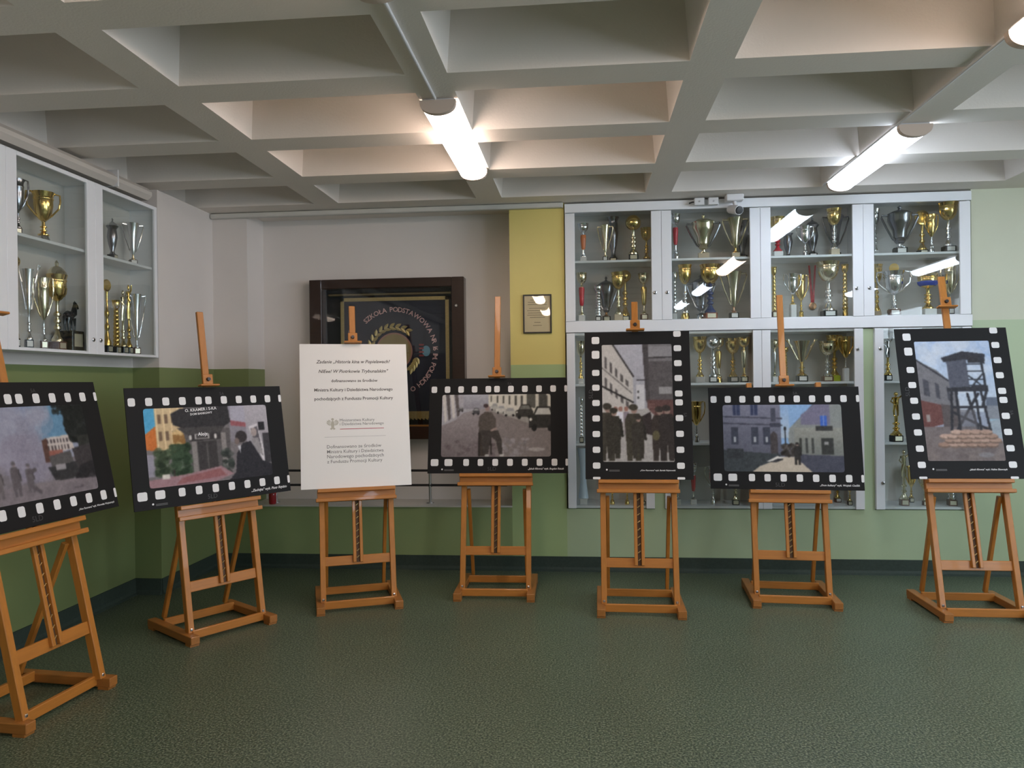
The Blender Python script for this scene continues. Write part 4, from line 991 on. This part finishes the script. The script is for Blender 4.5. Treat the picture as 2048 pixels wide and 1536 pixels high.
for zone in dict.fromkeys(r[0] for r in rows):
    rs = sorted([r for r in rows if r[0] == zone], key=lambda r: float(r[2]))
    for i, (zn, kind, p, row, H, W, m, acc, base) in enumerate(rs):
        p, H, W = float(p), float(H), float(W)
        first = (ORD[i] + ' from left, ') if len(rs) > 1 else ''
        adj = ADJ[m]; noun = NOUN[kind]
        label = ('%s %s, %s%s' % (adj, noun, first, PLACE[zone])).strip()
        ws = label.split()
        if len(ws) > 16: label = label.replace(' of the upper right cabinet', ', upper right cabinet').replace(' from left', '')
        if zone[0] == 'L':
            trophy((-3.118, p, 1.7205 if zone[1] == 'B' else 2.3455), (.85 if kind in ('cup', 'vcup', 'tallcup') else PI / 2) + random.uniform(-.08, .08), kind, H, W, m, acc, base, label, 'trophies in the left cabinet')
        else:
            w2 = W * 1.06 * (.37 if kind in ('cup', 'lidcup', 'vcup', 'tallcup', 'disccup') else .53)
            trophy((p, max(6.02, 5.956 + w2) if row == '0' else 6.168, SHZ[zone[-1]]), random.uniform(-.12, .12), kind, H, W, m, acc, base, label, 'trophies in the right cabinets')
# hanging medal
md = thing('medal', 'red ribbon medal hanging on the cabinet back, third upper right door', 'medal', (1.86, 6.242, 2.11))
MB().poly([(-.012, .0), (-.03, .30), (-.018, .30), (0, .06), (.018, .30), (.03, .30), (.012, 0)], -.003, .003).build('ribbon', TM['red'], md)
MB().lathe([(.03, -.003), (.03, .003), (.026, .004)], 20).xf(Matrix.Translation((0, -.002, -.028)) @ Matrix.Rotation(PI / 2, 4, 'X')).build('disc', TM['bronze'], md)

# ------------------------------------------------------------------ school banner in its glazed case
cx0, cx1, cz0, cz1 = -2.282, -.962, 1.03, 2.377; yf, yk = 6.15, YR - .013
case = thing('banner_case', 'dark mahogany glazed case with a navy school banner in the niche', 'display case', ((cx0 + cx1) / 2, yf, 1.03))
hw = (cx1 - cx0) / 2; hh = cz1 - cz0; dp = yk - yf
f = MB()
for (a, b_, c, d) in ((-hw, -hw + .105, 0, hh), (hw - .105, hw, 0, hh), (-hw + .105, hw - .105, hh - .078, hh), (-hw + .105, hw - .105, 0, .105)): f.cbox(a, b_, 0, dp, c, d, .004)
f.build('frame', M_mahog, case)
MB().box(-hw + .105, hw - .105, dp - .008, dp - .002, .105, hh - .078).build('backing', mat('case_velvet', (.006, .006, .009), .9), case)
MB().cbox(-hw + .105, hw - .105, .01, dp - .01, .105, .118, .002).build('gold_ledge', mat('ledge_gold', (.35, .16, .04), .4, .5), case)
MB().box(-hw + .10, hw - .10, .012, .016, .118, hh - .072).build('glass_pane', M_caseglass, case)
MB().tube([(-hw + .15, .06, hh - .125), (hw - .12, .06, hh - .125)], .012, 12).build('rod', mat('rod_brass', (.30, .24, .13), .35, .9), case)
MB().tube([(hw - .065, -.004, hh - .24), (hw - .065, -.010, hh - .24)], [.014, .010], 12).build('lock', M_steel, case)
ox = (cx0 + cx1) / 2
bx0, bx1, bz0, bz1 = -2.03 - ox, -1.10 - ox, 1.245 - 1.03, 2.225 - 1.03
n = 40; vs = []; fs = []
for j in (0, 1):
    for i in range(n + 1):
        x = bx0 + (bx1 - bx0) * i / n; vs.append((x, .070 + .004 * sin(i * .9) * (1 - .5 * j), bz1 if j else bz0))
for i in range(n): fs.append((i, i + 1, n + 1 + i + 1, n + 1 + i))
bn = MB().add(vs, fs); bn.sm = True
bo = bn.build('banner', mat('navy_velvet', (.008, .011, .026), .8, var=.35, vscale=5), case)
def emb(name, m): return m.build(name, mat('gold_thread', (.42, .32, .13), .45, .4, var=.3, vscale=90), bo)
g = MB(); w = .030
for (a, b_, c, d) in ((bx0, bx1, bz1 - w, bz1), (bx0, bx0 + w, bz0, bz1), (bx1 - w, bx1, bz0, bz1)): g.box(a, b_, .058, .064, c, d)
emb('fringe', g)
g = MB()
for i in range(90):
    x = bx0 + (bx1 - bx0) * (i + .5) / 90; g.box(x - .0042, x + .0042, .058, .064, bz0 - .045 - .006 * (i % 3), bz0 + .016)
emb('bottom_fringe', g)['kind'] = 'stuff'
ccx, ccz = -1.571 - ox, 1.767 - 1.03
txt = 'SZKOŁA PODSTAWOWA NR 16 IM. POLSKICH O'; let = MB(); ang = 135.; R0 = .335
gl = [(ch, *(text_mb(ch, height=.0415, bold=.014, align='CENTER') if ch != ' ' else (None, .026))) for ch in txt]
gap = (rad(202) * R0 - sum(q[2] for q in gl)) / len(gl)
for ch, tm, wd in gl:
    ang -= math.degrees((wd + gap) / 2 / R0)
    if tm:
        a = rad(ang); tm.xf(Matrix.Translation((ccx + R0 * cos(a), .0555, ccz + R0 * sin(a))) @ Matrix.Rotation(PI / 2 - a, 4, 'Y')); let.add(tm.v, tm.f)
    ang -= math.degrees((wd + gap) / 2 / R0)
tm, wd = text_mb('H', height=.05, bold=.012, align='CENTER'); a = rad(160); tm.xf(Matrix.Translation((ccx + .40 * cos(a), .0555, ccz + .4 * sin(a))) @ Matrix.Rotation(rad(10), 4, 'Y')); let.add(tm.v, tm.f)
let.build('banner_lettering', mat('pink_thread', (.66, .42, .40), .6), bo)
def leaf(m, cx, cz, a, L, w):
    t_ = Vector((cos(a), 0, sin(a))); s_ = Vector((-sin(a), 0, cos(a))); c = Vector((cx, .0545, cz)); k = []
    for q, ww in ((0, 0), (.25, .8), (.5, 1), (.75, .7), (1, 0)): k.append((q, ww))
    up_ = [c + t_ * L * q + s_ * w * ww for q, ww in k]; dn_ = [c + t_ * L * q - s_ * w * ww for q, ww in k[1:-1]][::-1]
    rib = [c + Vector((0, -.006, 0)) + t_ * L * q for q in (.05, .5, .95)]
    n_ = len(up_); vs = up_ + dn_ + rib; b_ = n_ + len(dn_)
    m.add(vs, [(0, 1, b_), (1, 2, b_ + 1, b_), (2, 3, b_ + 2, b_ + 1), (3, 4, b_ + 2), (0, b_, 7), (7, b_, b_ + 1, 6), (6, b_ + 1, b_ + 2, 5), (5, b_ + 2, 4)])
me_leaf = None
Mg = mat('gold_leaf_thread', (.55, .43, .17), .4, .45, var=.3, vscale=60)
for s in (0, 1):
    for k in range(11):
        a = rad(195 - k * 13.5) if s == 0 else rad(-15 - k * 9)
        if s == 1 and k > 3: continue
        r = .205
        for sgn in (-1, 1):
            lm = MB(); leaf(lm, ccx + r * cos(a), ccz + r * sin(a), a - PI / 2 + sgn * .5, .062, .014); lm.build('leaf', Mg, bo)
g = MB(); g.add([(ccx + .158 * cos(2 * PI * k / 48), .0565, ccz + .158 * sin(2 * PI * k / 48)) for k in range(48)], [tuple(range(48))]); g.build('medallion_rim', mat('rose_rim', (.36, .17, .13), .5), bo)
g = MB(); g.add([(ccx + .146 * cos(2 * PI * k / 48), .0545, ccz + .146 * sin(2 * PI * k / 48)) for k in range(48)], [tuple(range(48))]); g.build('medallion', mat('medallion_gold', (.30, .235, .10), .5, .3, var=.35, vscale=14), bo)
g = MB()
for k in range(4): g.box(ccx + .215, ccx + .255, .054, .058, ccz - .045 + k * .03, ccz - .03 + k * .03)
g.build('red_bars', mat('red_thread', (.22, .02, .02), .6), bo)  # four flat red bars beside the medallion
g = MB(); g.add([(ccx + .275 + .035 * cos(2 * PI * k / 20), .055, ccz + .045 * sin(2 * PI * k / 20)) for k in range(20)], [tuple(range(20))]); g.build('blue_oval', mat('oval_cyan', (.10, .25, .33), .6), bo)  # flat cyan oval to the right of the bars

# framed certificate on the yellow pillar
ce = thing('framed_certificate', 'small black framed certificate on the yellow wall strip', 'picture frame', (-.343, YB - .018, 1.882))
f = MB(); w, h = .226, .308
for (a, b_, c, d) in ((-w / 2, -w / 2 + .011, 0, h), (w / 2 - .011, w / 2, 0, h), (-w / 2 + .011, w / 2 - .011, h - .011, h), (-w / 2 + .011, w / 2 - .011, 0, .011)): f.cbox(a, b_, 0, .0175, c, d, .002)
f.build('frame', mat('black_frame', (.02, .018, .015), .3), ce)
MB().box(-w / 2 + .011, w / 2 - .011, .010, .016, .011, h - .011).build('paper', mat('parchment', (.74, .60, .36), .6, var=.15), ce)
for k, (z, ww) in enumerate(((.262, .11), (.244, .15), (.226, .15), (.196, .13), (.178, .16), (.160, .15), (.142, .16), (.124, .12), (.085, .05), (.060, .07))):
    MB().box(-ww / 2, ww / 2, .0092, .0098, z, z + .004).build('text_line', mat('sepia_ink', (.22, .16, .09), .6), ce)   # writing too small to read
MB().box(-w / 2 + .010, w / 2 - .010, .005, .008, .010, h - .010).build('glass_pane', M_caseglass, ce)

# handrails and candle cup in the niche
hr = thing('handrail', 'low dark two-bar rail on chrome posts along the niche sill', 'rail', (0, 6.06, .512))
for z in (.268, .148): MB().tube([(NX0 + .05, 0, z), (-1.6, 0, z), (NX1 - .05, 0, z)], .010, 10).build('bar', M_darkm, hr)
for x in (-2.55, -1.245):
    p = MB().tube([(x, 0, .0), (x, 0, .008)], .03, 14).tube([(x, 0, .008), (x, -.008, .14), (x, 0, .275)], .011, 12).build('post', M_steel, hr)
    for z in (.268, .148): MB().ball((x, 0, z), .019, .019, .019).build('joint', M_darkm, p)
cd = thing('grave_candle', 'small red glass candle cup on the niche sill', 'candle', (-2.555, 5.99, .512))
MB().lathe([(.026, 0), (.030, .01), (.031, .07), (.029, .085), (.024, .085)], 18).build('cup', mat('red_glass', (.32, .012, .02), .12, coat=.5), cd)
MB().lathe([(.032, .0855), (.032, .098), (.012, .104)], 18).build('lid', mat('cup_lid', (.38, .03, .03), .3), cd)

# security camera and junction boxes under the ceiling
cc = thing('security_camera', 'white bullet security camera above the right trophy cabinet', 'camera', (1.175, 5.86, 2.862))
MB().cbox(-.065, .065, -.04, .04, -.005, .046, .006).build('mount_box', M_plastic, cc)
MB().tube([(0, 0, -.004), (.006, -.005, -.03), (.008, -.012, -.05)], .016, 10).build('arm', M_plastic, cc)
b_ = MB().tube([(-.02, .045, -.055), (.008, -.03, -.075), (.022, -.07, -.088)], [.032, .036, .036], 16).build('body', M_plastic, cc)
MB().tube([(.022, -.0705, -.0882), (.0255, -.080, -.0915)], [.031, .028], 16).build('lens', mat('lens_black', (.004, .004, .005), .1), b_)
for x, lb in ((.915, 'white junction box left of the camera, farther from it'), (1.022, 'white junction box right beside the camera mount')):
    j = thing('junction_box', lb, 'box', (x, 5.893, 2.845), 0, 'junction boxes under the ceiling')
    MB().cbox(-.038, .038, -.03, .006, -.005, .05, .004).build('body', M_plastic, j); MB().tube([(0, -.0302, .022), (0, -.034, .022)], .007, 10).build('screw', M_steel, j)
tag(MB().tube([(.84, 5.89, 2.86), (.868, 5.885, 2.868), (.878, 5.885, 2.867)], .006, 8).build('cable', M_darkm), 'short black cable entering the junction box', 'cable')
